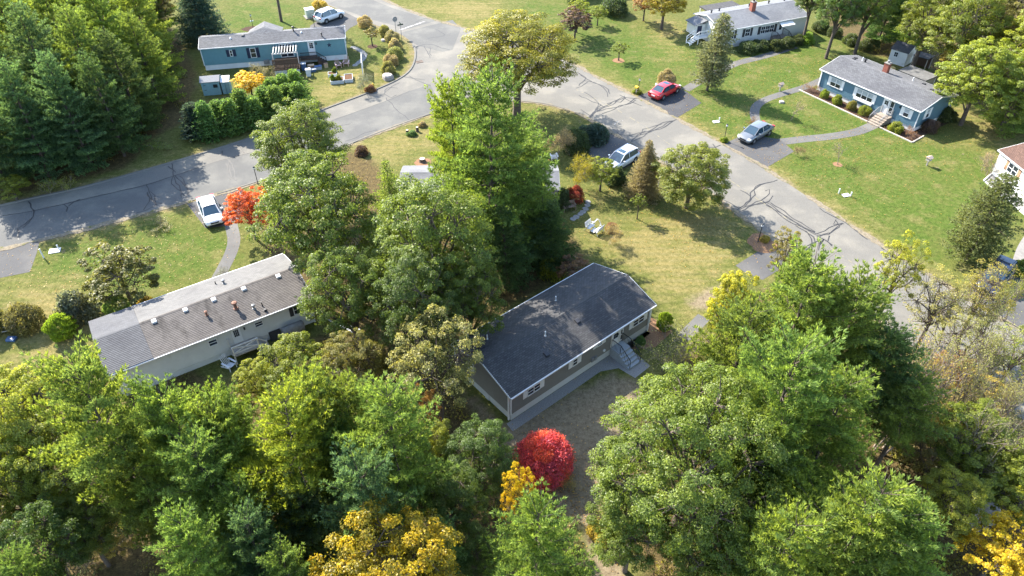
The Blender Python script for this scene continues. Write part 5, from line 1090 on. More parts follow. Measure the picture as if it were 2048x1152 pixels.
# foreground woods, left
for K, v, u, w, r, h, c, wm, nm, lb in (
    (PINE, 3, 140, 768, 96, 16, "pine", .75, "pine_tree", "pine with long bare trunk at the lower left"), (MAPLE, 0, 55, 872, 100, 12, "maple_y", .3, "maple_tree", "yellow-green maple on the lower left edge"), (MAPLE, 1, 130, 960, 88, 10, "maple", .4, "maple_tree", "green maple right of the lower left edge maple"),
    (MAPLE, 0, 25, 985, 78, 10, "maple", .3, "maple_tree", "maple low on the left edge"), (PINE, 0, 325, 838, 92, 13.5, "pine", .6, "pine_tree", "green pine before the dark end of the white house roof"), (PINE, 1, 425, 820, 62, 12, "pine", .7, "pine_tree", "pine hiding the wooden deck of the white house"), (PINE, 2, 288, 780, 40, 14, "pine", .4, "pine_tree", "narrow pine top against the slate roof end"),
    (PINE, 2, 535, 865, 112, 14, "pine_y", .6, "pine_tree", "large yellow-green pine in the lower left woods"), (PINE, 0, 615, 790, 78, 13, "pine", .7, "pine_tree", "pale pine behind the large yellow-green pine"), (PINE, 1, 772, 825, 96, 14, "pine", .45, "pine_tree", "soft green pine left of the orange sapling"),
    (MAPLE, 1, 600, 752, 74, 8, "maple", .5, "maple_tree", "olive maple behind the pines at the white house"), (MAPLE, 0, 705, 745, 66, 8, "olive", .3, "maple_tree", "dull maple below the right end of the white house"), (SPARSE, 0, 872, 745, 92, 10, "pale", .35, "birch_tree", "pale thin-leaved birch at the left end of the charcoal roof"),
    (SPARSE, 0, 850, 838, 34, 7, "orange", .1, "small_tree", "orange sapling among the birches"), (OAK, 0, 960, 925, 76, 7.5, "oak_d", .25, "oak_tree", "dark glossy oak left of the burning bush"), (MAPLE, 1, 815, 950, 62, 8.5, "maple", .4, "maple_tree", "glossy green maple in the lower middle woods"), (OAK, 1, 905, 1015, 66, 8, "oak_d", .25, "oak_tree", "dark oak above the golden maple"),
    (PINE, 3, 718, 965, 86, 13, "pine_b", .4, "pine_tree", "bluish pine left of the glossy maple"), (MAPLE, 0, 790, 1172, 140, 12.5, "goldgreen", 1.0, "maple_tree", "golden yellow maple at the bottom edge"), (PINE, 0, 1068, 1072, 104, 12.5, "pine", .6, "pine_tree", "pine at the bottom edge below the burning bush"), (SPARSE, 0, 1035, 1008, 34, 7.5, "yellow", .1, "small_tree", "orange-yellow sapling behind the bottom pine"),
    (PINE, 1, 390, 930, 84, 12.5, "pine", .3, "pine_tree", "dense pine left of the large yellow-green pine"), (PINE, 0, 355, 1085, 84, 12, "pine", .4, "pine_tree", "soft pine low in the left foreground"), (PINE, 2, 480, 1085, 72, 11, "pine_b", .3, "pine_tree", "bluish low pine at the bottom left"), (MAPLE, 1, 90, 1100, 84, 9, "oak_d", .3, "maple_tree", "dark maple at the bottom left corner"), (PINE, 1, 15, 1140, 60, 9, "pine", .4, "pine_tree", "small pine in the bottom left corner"),
    (PINE, 2, 600, 1010, 66, 9.5, "pine_b", .3, "pine_tree", "shaded pine above the left of the golden maple"), (OAK, 1, 640, 925, 56, 7, "oak_d", .2, "oak_tree", "dark undergrowth oak between the pines"), (OAK, 1, 480, 970, 60, 8, "oak_d", .2, "oak_tree", "dark oak beneath the large yellow-green pine"), (PINE, 3, 560, 1130, 56, 10, "pine", .4, "pine_tree", "pine at the bottom edge left of the golden maple"), (OAK, 0, 950, 1120, 50, 7, "oak_d", .2, "oak_tree", "dark oak right of the golden maple"), (PINE, 2, 240, 860, 46, 9, "pine", .4, "pine_tree", "small pine behind the bare trunk")):
    P_(K, v, u, w, r, h, c, wm, nm, lb, group="foreground woods")
# foreground woods, right
for K, v, u, w, r, h, c, wm, nm, lb in (
    (OAKBIG, 0, 1385, 925, 196, 14.5, "oak", .55, "oak_tree", "huge glossy oak in the right foreground"), (OAK, 1, 1265, 1060, 84, 8, "oak", .4, "oak_tree", "smaller oak left of the huge oak"), (OAK, 0, 1440, 1110, 100, 9, "oak", .3, "oak_tree", "oak at the bottom edge below the huge oak"),
    (PINE, 0, 1625, 580, 112, 15, "pine", .5, "pine_tree", "tall pine top against the main street"), (PINE, 2, 1500, 680, 96, 13, "pine", .55, "pine_tree", "bright pine right of the twiggy tree"), (PINE, 1, 1730, 610, 92, 14, "pine", .45, "pine_tree", "pine with shaded right flank beside the birches"), (PINE, 3, 1600, 740, 110, 15.5, "pine", .55, "pine_tree", "broad pine above the huge oak"), (PINE, 0, 1700, 800, 92, 13, "pine", .5, "pine_tree", "pine right of the broad pine"), (PINE, 2, 1560, 860, 84, 12, "pine", .5, "pine_tree", "pine touching the huge oak on its right"), (PINE, 1, 1780, 700, 76, 11, "pine_d", .3, "pine_tree", "dark pine branch mass by the bare trunks"),
    (ROUND, 0, 1462, 622, 48, 8, "maple_y", .9, "small_tree", "golden small tree at the left of the tall pines"), (PINE, 2, 1725, 1005, 132, 13.5, "pine", .75, "pine_tree", "large bright pine at the lower right"), (PINE, 0, 1600, 1085, 102, 12, "pine", .8, "pine_tree", "yellow-green pine at the bottom edge right of the oak"), (PINE, 1, 1840, 1075, 92, 12, "pine", .5, "pine_tree", "pine at the bottom edge right of the large bright pine"), (SPARSE, 0, 1790, 560, 46, 9, "maple_y", .5, "birch_tree", "yellow-green thin tree at the street right of the pines"), (SPARSE, 0, 1570, 515, 30, 7, "olive", .5, "birch_tree", "thin olive tree by the lower lamp post")):
    P_(K, v, u, w, r, h, c, wm, nm, lb, group="foreground woods")
for v, u, w, r, h, c, rot, lb in ((0, 1750, 900, 120, 11.5, "gold", 0.1, "leaning bare-branched tree behind the large bright pine"), (0, 1795, 870, 110, 11, "pale", 0.5, "second leaning bare tree with thin pale leaves"), (1, 1860, 880, 100, 10, "gold", 0.0, "thin golden tree over the street at right"), (0, 1875, 990, 110, 9.5, "pale", -0.2, "grey bare tree at the lower right edge"),
                              (1, 1930, 820, 90, 9, "pale", 0.8, "thin pale tree near the right edge"), (1, 1990, 900, 90, 8, "gold", 1.4, "thin yellow tree on the right edge"), (1, 1960, 720, 80, 8, "pale", 2.2, "thin pale tree by the street at right"), (1, 1880, 690, 70, 8, "gold", 2.9, "thin orange-tipped tree by the street curve"), (1, 2010, 640, 70, 7, "maple_y", 3.4, "thin yellow-green tree beside the dark blue car"), (1, 2030, 770, 80, 8, "pale", 4.0, "thin tree on the right edge below the blue car")):
    P_(BARE, v, u, w, r * 0.55, h, "pale" if c == "gold" and v else c, .15, "bare_tree", lb, at="base", rot=rot, group="thin trees at the right edge")
P_(SMALLTREE, 1, 2000, 1105, 84, 5, "yellow", .1, "small_tree", "golden yellow tree in the bottom right corner"); P_(SPARSE, 0, 1880, 890, 70, 5, "olive", .5, "small_tree", "olive understory tree below the bare trunks"); P_(SMALLTREE, 1, 1960, 960, 70, 5, "maple", .5, "small_tree", "green understory tree near the right edge"); P_(SMALLTREE, 0, 1800, 820, 56, 4.5, "oak_d", .4, "small_tree", "dark understory tree behind the leaning trunks"); P_(SMALLTREE, 1, 2030, 1010, 60, 5, "maple_y", .5, "small_tree", "yellow-green understory tree on the right edge")
P_(SPARSE, 0, 1905, 745, 40, 4.5, "orange", .3, "small_tree", "orange understory tree beside the street"); P_(AIRY, 0, 1975, 800, 60, 4.5, "gold", .5, "small_tree", "golden understory tree by the street at right"); P_(SPARSE, 0, 1840, 760, 50, 4.5, "olive", .5, "small_tree", "olive understory tree left of the orange one"); P_(AIRY, 0, 2040, 880, 50, 4, "straw", .5, "small_tree", "straw-coloured understory tree on the right edge")
P_(BUSH, 2, 1205, 1075, 30, 1.4, "gold", .4, "low_bush", "golden low bush beside the bare earth strip", "bush", "base"); P_(SPARSE, 0, 230, 1105, 50, 3.0, "gold", .3, "low_bush", "golden brambles in the lower left woods", "bush", "base"); P_(SHRUBT, 1, 150, 1130, 50, 3, "taupe", .3, "dead_shrub", "tangle of dead branches at the bottom left", "shrub", "base")
# fillers of the foreground canopy
for K, v, u, w, r, h, c, wm, nm, lb in (
    (PINE, 2, 215, 905, 70, 11, "pine", .5, "pine_tree", "pine right of the bare trunk in the lower left"), (MAPLE, 0, 300, 1000, 70, 8, "maple", .4, "maple_tree", "low maple between the lower left pines"), (PINE, 1, 420, 850, 70, 12, "pine", .6, "pine_tree", "pale green pine above the dense lower left pine"), (PINE, 0, 690, 800, 72, 12.5, "pine", .6, "pine_tree", "pine between the pale pine and the soft green pine"),
    (OAK, 1, 560, 960, 60, 8, "oak", .4, "oak_tree", "oak under the right flank of the yellow-green pine"), (PINE, 3, 660, 880, 66, 11, "pine", .5, "pine_tree", "pine right of the large yellow-green pine"), (MAPLE, 1, 860, 905, 56, 7.5, "maple", .5, "maple_tree", "sunny maple below the orange sapling"), (MAPLE, 0, 520, 778, 48, 6, "maple_y", .4, "maple_tree", "yellow-green maple right of the wooden deck"),
    (OAK, 0, 170, 1060, 62, 7, "oak", .4, "oak_tree", "oak above the bottom left corner maple"), (PINE, 1, 480, 1010, 66, 10.5, "pine", .5, "pine_tree", "light pine above the bluish low pine"), (MAPLE, 1, 20, 818, 60, 8, "maple_y", .5, "maple_tree", "small maple on the left edge under the bare-trunk pine"), (PINE, 0, 880, 1080, 56, 9, "pine_b", .4, "pine_tree", "bluish pine right of the golden maple"), (OAK, 1, 745, 1000, 50, 7, "oak", .4, "oak_tree", "oak right above the golden maple"),
    (OAK, 0, 1560, 950, 70, 8, "oak_d", .4, "oak_tree", "dark oak between the huge oak and the bright pine"), (PINE, 3, 1840, 790, 66, 9, "pine", .4, "pine_tree", "pine among the thin trees at right"), (MAPLE, 1, 1930, 880, 70, 7, "maple", .5, "maple_tree", "green maple among the thin trees at right"), (MAPLE, 0, 1900, 1010, 64, 6.5, "maple_y", .5, "maple_tree", "yellow-green maple above the bottom right corner"), (MAPLE, 1, 2030, 950, 60, 7, "maple", .5, "maple_tree", "maple on the right edge near the bottom"), (AIRY, 0, 1870, 620, 60, 8, "pale", .4, "birch_tree", "airy pale tree over the street at right"), (AIRY, 0, 1960, 600, 60, 8, "gold", .2, "birch_tree", "airy golden tree left of the dark blue car"), (AIRY, 0, 2030, 720, 56, 7, "maple_y", .4, "birch_tree", "airy yellow-green tree on the right edge"), (AIRY, 0, 1930, 700, 56, 7, "pale", .4, "birch_tree", "airy pale tree above the orange sapling at right")):
    P_(K, v, u, w, r, h, c, wm, nm, lb, group="foreground woods")
P_(HEMLOCK, 0, 1090, 400, 58, 8, "pine", .3, "hemlock_tree", "hemlock hiding the right end of the hidden house"); P_(HEMLOCK, 0, 835, 385, 44, 7, "pine", .4, "hemlock_tree", "hemlock just below the visible silver roof")
# undergrowth and fallen leaves: too many to count
def undergrowth():
    rng = np.random.default_rng(77); C, Nn, S, cv = [], [], [], []
    for W_, n in zip(WOODS, (60, 60, 300, 420, 50)):
        P = np.array(W_); P[:, 0] = np.clip(P[:, 0], -60, 60); P[:, 1] = np.clip(P[:, 1], 18, 130)
        lo, hi = P.min(0), P.max(0); k = 0; tries = 0
        while k < n and tries < 40:
            tries += 1; q = rng.uniform(lo, hi, (n * 2, 2)); q = q[poly_sd(P, q[:, 0], q[:, 1]) < -1.0][: n - k]
            for x, y in q:
                r = rng.uniform(0.4, 1.1); m = int(60 * r + 30); u = unit(rng, m); u[:, 2] = np.abs(u[:, 2])
                C.append(np.array([x, y, 0.05]) + u * r * np.array([1, 1, 0.9]) * rng.uniform(0.4, 1, (m, 1))); Nn.append(nrm(u * 0.4 + unit(rng, m) * 0.6 + np.array([0, 0, 0.6]))); S.append(rng.uniform(0.1, 0.22, m)); cv.append(np.full(m, rng.random()))
            k += len(q)
    me = leaf_quads("undergrowth", np.concatenate(C), np.concatenate(Nn), np.concatenate(S), np.concatenate(cv), rng)
    o = bpy.data.objects.new("undergrowth", me); COL.objects.link(o); o.color = (0.11, 0.12, 0.034, 0.8)
    tag(o, "mixed low undergrowth of brambles and saplings on the forest floor", "undergrowth", kind="stuff")
    n = 9000; pts = []
    spots = [((12, 62), 10, 1600), ((22, 80), 9, 900), ((34, 70), 10, 1800), ((-8, 33), 14, 1500), ((4, 26), 5, 900), ((-35, 52), 10, 900), ((40, 86), 12, 1400), ((24, 100), 10, 900), ((-18, 92), 8, 500), ((3, 78), 8, 900), ((-8, 98), 8, 900), ((46, 76), 9, 1200), ((20, 58), 6, 700), ((30, 92), 7, 700), ((-30, 60), 8, 500), ((-12, 62), 10, 900), ((44, 90), 6, 1500), ((2.2, 28.5), 3.5, 700), ((-38, 50), 9, 700)]
    for c, s, k in spots: pts.append(rng.normal(size=(k, 2)) * s * 0.6 + np.array(c))
    p = np.concatenate(pts); n = len(p)
    p = p[(poly_sd(ROAD_POLY, p[:, 0], p[:, 1]) > 0.2)]; n = len(p)
    me = leaf_quads("fallen_leaves", np.column_stack([p, np.full(n, 0.045)]), nrm(unit(rng, n) * 0.35 + np.array([0, 0, 1.0])), rng.uniform(0.06, 0.14, n), rng.random(n), rng)
    o = bpy.data.objects.new("fallen_leaves", me); COL.objects.link(o); o.color = (0.3, 0.2, 0.075, 0.5)
    tag(o, "scattered fallen autumn leaves on the lawns", "leaves", kind="stuff")
undergrowth()
# ------------------------------------------------------------------ cars
TYRE = M("tyre_rubber", (0.02, 0.02, 0.02), 0.9, 0.2, 8); RIM = M("alloy_rim", (0.55, 0.55, 0.56), 0.35, 0.05, 5, metal=0.7); LAMP = M("lamp_glass", (0.75, 0.76, 0.78), 0.1, 0.05, 5, spec=0.8); REDL = M("red_lamp_glass", (0.35, 0.01, 0.01), 0.15, 0.05, 5, spec=0.8)
CGLASS = M("car_glass", (0.02, 0.045, 0.065), 0.05, 0.1, 2, spec=0.9); PLATE = M("number_plate", (0.7, 0.7, 0.7), 0.5, 0.05, 5); UNDER = M("underbody", (0.015, 0.015, 0.015), 0.9, 0.1, 5)
def paint(name, c, metal=0.0): return M(name, c, 0.28, 0.02, 2, metal=metal, spec=0.6, coat=0.7)
def make_car(name, label, x, y, heading, col, L=4.65, Wd=1.8, Hh=1.45, kind="sedan", sunroof=False, group="parked cars", extras=None):
    e = empty(name, (x, y, 0.012), heading, label, "car", group); w = Wd / 2
    hb = 0.62 if kind == "sedan" else 0.7; belt = 0.93 if kind == "sedan" else 1.02; f = L / 2
    if kind == "sedan":
        st = [(-f, .5, .62, .80), (-f + .06, .3, .82, .9), (-f + .35, .24, .99, .96), (-f + .95, .22, .99, 1), (-.5, .2, belt + .02, 1), (.55, .2, belt, 1), (f - 1.15, .22, .93, .99), (f - .45, .24, .82, .95), (f - .12, .28, .70, .86), (f, .42, .58, .74)]
        cab = [(-f + .62, 1.0, .80), (-f + 1.35, Hh - .04, .66), (-.15, Hh, .68), (.55, Hh - .03, .66), (1.38, .95, .80)]
    else:
        st = [(-f, .5, .75, .84), (-f + .05, .32, .98, .93), (-f + .25, .28, 1.06, .97), (-f + .95, .25, 1.06, 1), (-.5, .25, 1.04, 1), (.55, .25, 1.02, 1), (f - 1.1, .26, 1.0, .99), (f - .45, .28, .93, .95), (f - .12, .32, .78, .87), (f, .48, .64, .78)]
        cab = [(-f + .12, 1.05, .84), (-f + .5, Hh - .05, .70), (-.3, Hh, .72), (.45, Hh - .04, .70), (1.25, 1.0, .82)]
    rings = []
    for X, zb, zt, k in st:
        a = w * k; rings.append([(X, -a * .86, zb), (X, -a, zb + (zt - zb) * .3), (X, -a, zb + (zt - zb) * .68), (X, -a * .9, zt - .03), (X, -a * .55, zt + .015), (X, 0, zt + .03), (X, a * .55, zt + .015), (X, a * .9, zt - .03), (X, a, zb + (zt - zb) * .68), (X, a, zb + (zt - zb) * .3), (X, a * .86, zb)])
    body = MB().loft(rings).build("body", col, e, True)
    # greenhouse: glass shell, then roof and pillars in body colour
    def cr(X, z, k, g=0.0): a = w * k; return [(X, -a - g, z), (X, -a * .6, z + .03 + g), (X, a * .6, z + .03 + g), (X, a + g, z)]
    (x0, z0, k0), (x1, z1, k1), (x2, z2, k2), (x3, z3, k3), (x4, z4, k4) = cab
    roof = MB().loft([cr(x1, z1, k1, .012), cr(x2, z2, k2, .014), cr(x3, z3, k3, .012)], False, False); 
    roof.add([(x1, -w * k1, z1 - .05), (x3, -w * k3, z3 - .05), (x3, w * k3, z3 - .05), (x1, w * k1, z1 - .05)], [(0, 1, 2, 3)]).build("roof", col, e, True, fix=False)
    def quadp(nm, pts, mat): 
        c = sum((Vector(p) for p in pts), Vector()) / len(pts); q = [Vector(p) for p in pts]; n_ = (q[1] - q[0]).cross(q[2] - q[0]).normalized()
        if n_.dot(c - Vector((0, 0, .8))) < 0: q.reverse(); n_ = -n_
        MB().add([p + n_ * .004 for p in q] + [p - n_ * .02 for p in q], [tuple(range(len(q))), tuple(range(2 * len(q) - 1, len(q) - 1, -1))] + [(i, i + len(q), (i + 1) % len(q) + len(q), (i + 1) % len(q)) for i in range(len(q))]).build(nm, mat, e, fix=True)
    quadp("windscreen", [(x3, -w * k3 * .93, z3), (x3, w * k3 * .93, z3), (x4, w * k4 * .95, z4), (x4, -w * k4 * .95, z4)], CGLASS)
    quadp("rear_window", [(x1, -w * k1 * .9, z1 - .01), (x1, w * k1 * .9, z1 - .01), (x0 + .02, w * k0 * .9, z0 + .01), (x0 + .02, -w * k0 * .9, z0 + .01)], CGLASS)
    for s in (-1, 1):
        bw = w * .925
        for t0, t1 in ((0.0, .5), (.53, 1.0)):
            lx0, lx1 = x0 + .35 + (x4 - .2 - x0 - .35) * t0, x0 + .35 + (x4 - .2 - x0 - .35) * t1
            ux0 = max(lx0, x1 + .12) if t0 == 0 else lx0; ux1 = min(lx1, x3 - .02) if t1 == 1 else lx1
            quadp("side_window", [(lx0, s * bw, belt + .02), (lx1, s * bw, belt + .02), (ux1, s * w * (k2 - .005), z2 - .07), (ux0, s * w * (k2 - .005), z2 - .07)], CGLASS)
        for a, b in (((x3, s * w * k3, z3 - .02), (x4 + .02, s * w * k4, z4 - .02)), ((x1, s * w * k1, z1 - .02), (x0, s * w * k0, z0 - .02)), ((x2, s * w * k2, z2 - .04), (x2 + .02, s * bw, belt))):
            MB().bar(a, b, .07, .06).build("pillar", col, e)
        MB().loft([[(X, s * (w + d), z) for X, d, z in ((.78, .02, belt + .02), (.98, .02, belt + .02), (.98, .02, belt + .16), (.78, .02, belt + .16))], [(X, s * (w + d), z) for X, d, z in ((.80, .2, belt + .03), (.95, .2, belt + .04), (.95, .2, belt + .15), (.80, .2, belt + .15))]]).build("mirror", col, e)
        MB().loft([[(f - .30, s * w * .60, .60), (f - .30, s * w * .93, .62), (f - .34, s * w * .93, .78), (f - .3, s * w * .6, .77)], [(f + .0, s * w * .5, .60), (f - .10, s * w * .86, .62), (f - .16, s * w * .87, .75), (f - .05, s * w * .5, .74)]]).build("headlight", LAMP, e)
        zl = .72 if kind == "sedan" else .85
        MB().box(-f - .012, -f + .16, min(s * w * .5, s * w * .9), max(s * w * .5, s * w * .9), zl, zl + .17).build("taillight", REDL, e)
        for X in (-L * .29, L * .295):
            r = .33 if kind == "sedan" else .36; yy = s * (w - .11)
            wh = bpy.data.objects.new("wheel", None); COL.objects.link(wh); wh.parent = e; wh.location = (X, yy, r)
            MB().lathe([(r * .6, -.1), (r * .95, -.105), (r, -.07), (r, .07), (r * .95, .105), (r * .6, .1)], n=20).build("tyre", TYRE, wh).rotation_euler = (math.pi / 2, 0, 0)
            rm = MB().lathe([(r * .62, -.03), (r * .62, .02)], n=20)
            for q in range(5):
                t = q * 2 * math.pi / 5; rm.bar((0, 0, .03), (r * .62 * math.cos(t), r * .62 * math.sin(t), .03), .075, .03)
            ro = rm.build("rim", RIM, wh); ro.rotation_euler = (-s * math.pi / 2, 0, 0); ro.location = (0, s * .075, 0)
            MB().lathe([(r * 1.17, 0), (r * 1.17, .012)], n=20).build("wheel_arch", UNDER, e).matrix_local = Matrix.Translation((X, s * (w - .004) - (.0 if s > 0 else -.0), r + .02)) @ Matrix.Rotation(-s * math.pi / 2, 4, 'X')
    MB().box(f - .04, f + .006, -w * .42, w * .42, .50, .64).build("grille", UNDER, e); MB().box(f - .1, f + .012, -w * .55, w * .55, .34, .42).build("bumper_intake", UNDER, e)
    MB().box(-f - .02, -f + .02, -.26, .26, .6 if kind == "sedan" else .62, .72 if kind == "sedan" else .74).build("number_plate", PLATE, e)
    MB().box(-f + .25, f - .25, -w * .8, w * .8, .16, .26).build("underbody", UNDER, e)
    if sunroof: MB().box(x3 - .75, x3 - .2, -w * .42, w * .42, z2 + .022, z2 + .046).build("sunroof", CGLASS, e)
    if kind == "suv":
        for s in (-1, 1): MB().bar((x1 + .1, s * w * .62, z2 + .05), (x3 - .1, s * w * .62, z2 + .05), .04, .05).build("roof_rail", BLACKM if extras == "bars" else RIM, e)
    if extras == "bars":
        for X in (-.9, .0): MB().bar((X, -w * .62, z2 + .09), (X, w * .62, z2 + .09), .09, .05).build("crossbar", BLACKM, e)
    return e
WP = paint("white_paint", (0.62, 0.62, 0.61)); RP = paint("red_paint", (0.42, 0.012, 0.015)); SP = paint("steel_grey_paint", (0.16, 0.17, 0.18), 0.35); HP = paint("silver_white_paint", (0.48, 0.5, 0.53), 0.1); NP = paint("navy_paint", (0.012, 0.02, 0.05))
make_car("parked_car", "white crossover parked beside the teal house at the top", -26.95, 109.2, R(50), WP, 4.6, 1.85, 1.68, "suv")
make_car("parked_car", "white sedan parked beside the orange-red maple", *G(420, 420, .6), R(-62), WP, 4.75, 1.82, 1.45)
make_car("parked_car", "red sedan with sunroof parked on the dark driveway", 18.72, 84.62, R(44), RP, 4.7, 1.8, 1.44, sunroof=True)
make_car("parked_car", "steel grey sedan parked on the right driveway", 27.2, 74.08, R(-139), SP, 4.85, 1.83, 1.46)
make_car("parked_car", "silver-white hatchback with sunroof behind the brownish spruce", *G(1243, 318, .7), R(-134), HP, 4.5, 1.8, 1.6, "suv", True)
make_car("parked_car", "dark navy car with roof bars at the right edge", *G(1998, 541, 1.4), R(-136), NP, 4.8, 1.9, 1.75, "suv", extras="bars")

# ------------------------------------------------------------------ street furniture and garden things
def lamp_post(u, v, h, label, sign=False, cover=None):
    x, y = G(u, v); e = empty("lamp_post", (x, y, 0), 0.6, label, "lamp post", "garden lamp posts")
    MB().lathe([(.09, 0), (.09, .04), (.04, .08), (.035, h - .3)], n=10).build("post", BLACKM, e)
    hd = MB().lathe([(.05, h - .3), (.10, h - .26), (.10, h - .24)], n=6).build("lamp_head", BLACKM, e)
    MB().lathe([(.085, h - .238), (.105, h - .05)], n=6).build("lamp_glass", LAMP, hd); MB().lathe([(.13, h - .048), (.11, h - .02), (.02, h + .06)], n=6).build("lamp_cap", BLACKM, hd)
    if sign: MB().box(-.24, .24, -.02, .02, h * .52, h * .52 + .15).build("number_board", WHITE, e)
    return e
lamp_post(507, 58, 2.1, "black lamp post with white board on the lawn above the teal house", True); lamp_post(629, 53, 1.9, "black lamp post behind the roof of the teal house"); lamp_post(1276, 188, 2.0, "black lamp post with yellow box beside the red car")
lamp_post(1448, 281, 2.0, "black lamp post on the lawn beside the grey sedan"); lamp_post(1516, 484, 2.0, "black lamp post in the mulch island at the street"); lamp_post(516, 368, 2.0, "black lamp post at the street by the orange-red maple")
YEL = M("yellow_plastic", (0.62, 0.4, 0.02), 0.5, 0.08, 5)
px, py = G(1275, 188); yb = empty("newspaper_box", (px - .18, py - .05, 0), 0.6, "yellow newspaper box on a post beside the red car", "newspaper box")
MB().box(-.05, .05, -.05, .05, 0, .8).build("post", GREYWOOD, yb); MB().box(-.16, .16, -.24, .24, .8, 1.02).build("box", YEL, yb, bevel=.03); MB().box(-.12, .12, -.25, -.235, .84, .98).build("opening", BLACKM, yb)
def disc_sheet(name, u, v, r, mat, z=0.012, sq=1.0):
    x, y = G(u, v); rr = random.Random(int(u)); sheet(name, [(x + r * math.cos(t) * rr.uniform(.9, 1.1), y + r * sq * math.sin(t) * rr.uniform(.9, 1.1)) for t in [k * 2 * math.pi / 18 for k in range(18)]], z, mat)
disc_sheet("mulch_island", 1526, 486, 1.35, REDMULCH, sq=1.15); disc_sheet("mulch_ring", 1237, 121, .8, REDMULCH); disc_sheet("mulch_ring", 745, 93, .7, MULCH); disc_sheet("mulch_ring", 507, 58, 1.7, MULCH, sq=.6); disc_sheet("mulch_ring", 1675, 329, .5, REDMULCH)
P_(BUSH, 2, 1529, 481, 10, .45, "gold", .4, "low_bush", "small yellow tuft in the mulch island", "bush", "base"); P_(BUSH, 2, 1448, 283, 8, .5, "lime", .5, "low_bush", "bright tuft at the foot of the lamp by the grey sedan", "bush", "base"); P_(BUSH, 2, 1274, 186, 9, .5, "maple", .4, "low_bush", "green tuft at the foot of the lamp by the red car", "bush", "base")
def sign_post(u, v, h, label, blade):
    x, y = G(u, v); e = empty("street_sign", (x, y, 0), .5, label, "sign", "signs at the street corner")
    MB().tube([(0, 0, 0), (0, 0, h)], .035, 8).build("post", GREYM, e)
    if blade:
        GRN = M("sign_dark_green", (0.012, 0.03, 0.02), .4, .1, 4)
        MB().box(-.42, .42, -.012, .012, h - .02, h + .16).build("name_blade", GRN, e); MB().box(-.012, .012, -.4, .4, h + .17, h + .35).build("name_blade", GRN, e)
    else:
        MB().loft([[(.38 * math.cos(t), yy, h + .1 + .38 * math.sin(t)) for t in [math.pi / 8 + k * math.pi / 4 for k in range(8)]] for yy in (-.05, -.035)]).build("sign_plate", GREYM, e)
sign_post(793, 72, 2.3, "octagonal sign seen from behind at the street corner", False); sign_post(804, 83, 2.3, "street name sign right of the octagonal sign", True)
# utility covers, pedestals
def slab(u, v, label, w=.75, d=.5, rz=.3):
    x, y = G(u, v); o = MB().box(-w / 2, w / 2, -d / 2, d / 2, 0, .07).build("utility_cover", WHITE, None, bevel=.015); o.location = (x, y, 0.004); o.rotation_euler[2] = rz; tag(o, label, "utility cover", "white utility covers")
def stub(u, v, h, label, r=.06):
    x, y = G(u, v); o = MB().lathe([(r, 0), (r, h - .05), (r * 1.25, h - .05), (r * 1.25, h), (r * .4, h + .04)], n=10).build("utility_post", WHITE, None); o.location = (x, y, 0); tag(o, label, "post", "white utility posts")
slab(110, 502, "white utility cover on the left lawn", .95, .7); stub(118, 499, .5, "short white post beside the left utility cover"); stub(88, 516, 1.0, "tall white post left of the utility cover on the left lawn")
slab(1432, 244, "white utility cover on the lawn above the grey sedan"); stub(1438, 243, .5, "white post at the utility cover above the grey sedan"); slab(1692, 391, "white utility cover on the big right lawn"); stub(1701, 393, .5, "white post right of the cover on the big right lawn"); stub(1677, 387, .55, "white post left of the cover on the big right lawn")
stub(1316, 374, 1.1, "white post beneath the yellow-green round maple")
x, y = G(621, 34); tb = empty("transformer_box", (x, y, 0), R(28), "grey-green transformer box behind the white crossover", "transformer")
MB().box(-.85, .85, -.8, .8, 0, .14).build("concrete_pad", CONC, tb); TG = M("transformer_green", (0.3, 0.35, 0.3), .6, .08, 4); MB().box(-.62, .62, -.55, .55, .142, 1.2).build("cabinet", TG, tb, bevel=.02); MB().box(-.66, .66, -.6, .6, 1.202, 1.28).build("lid", M("pale_lid", (0.55, 0.56, 0.52), .6, .08, 4), tb, bevel=.02)
# hydrant
x, y = G(747, 177); hy = empty("fire_hydrant", (x, y, 0), 0, "yellow fire hydrant on the verge below the white screen", "hydrant")
MB().lathe([(.15, 0), (.15, .05), (.1, .06), (.1, .5), (.13, .52), (.12, .62), (.03, .72)], n=12).build("barrel", YEL, hy); MB().tube([(-.2, 0, .42), (.2, 0, .42)], .055, 8).build("side_nozzle", YEL, hy); MB().tube([(0, -.16, .4), (0, 0, .4)], .07, 8).build("front_nozzle", YEL, hy)
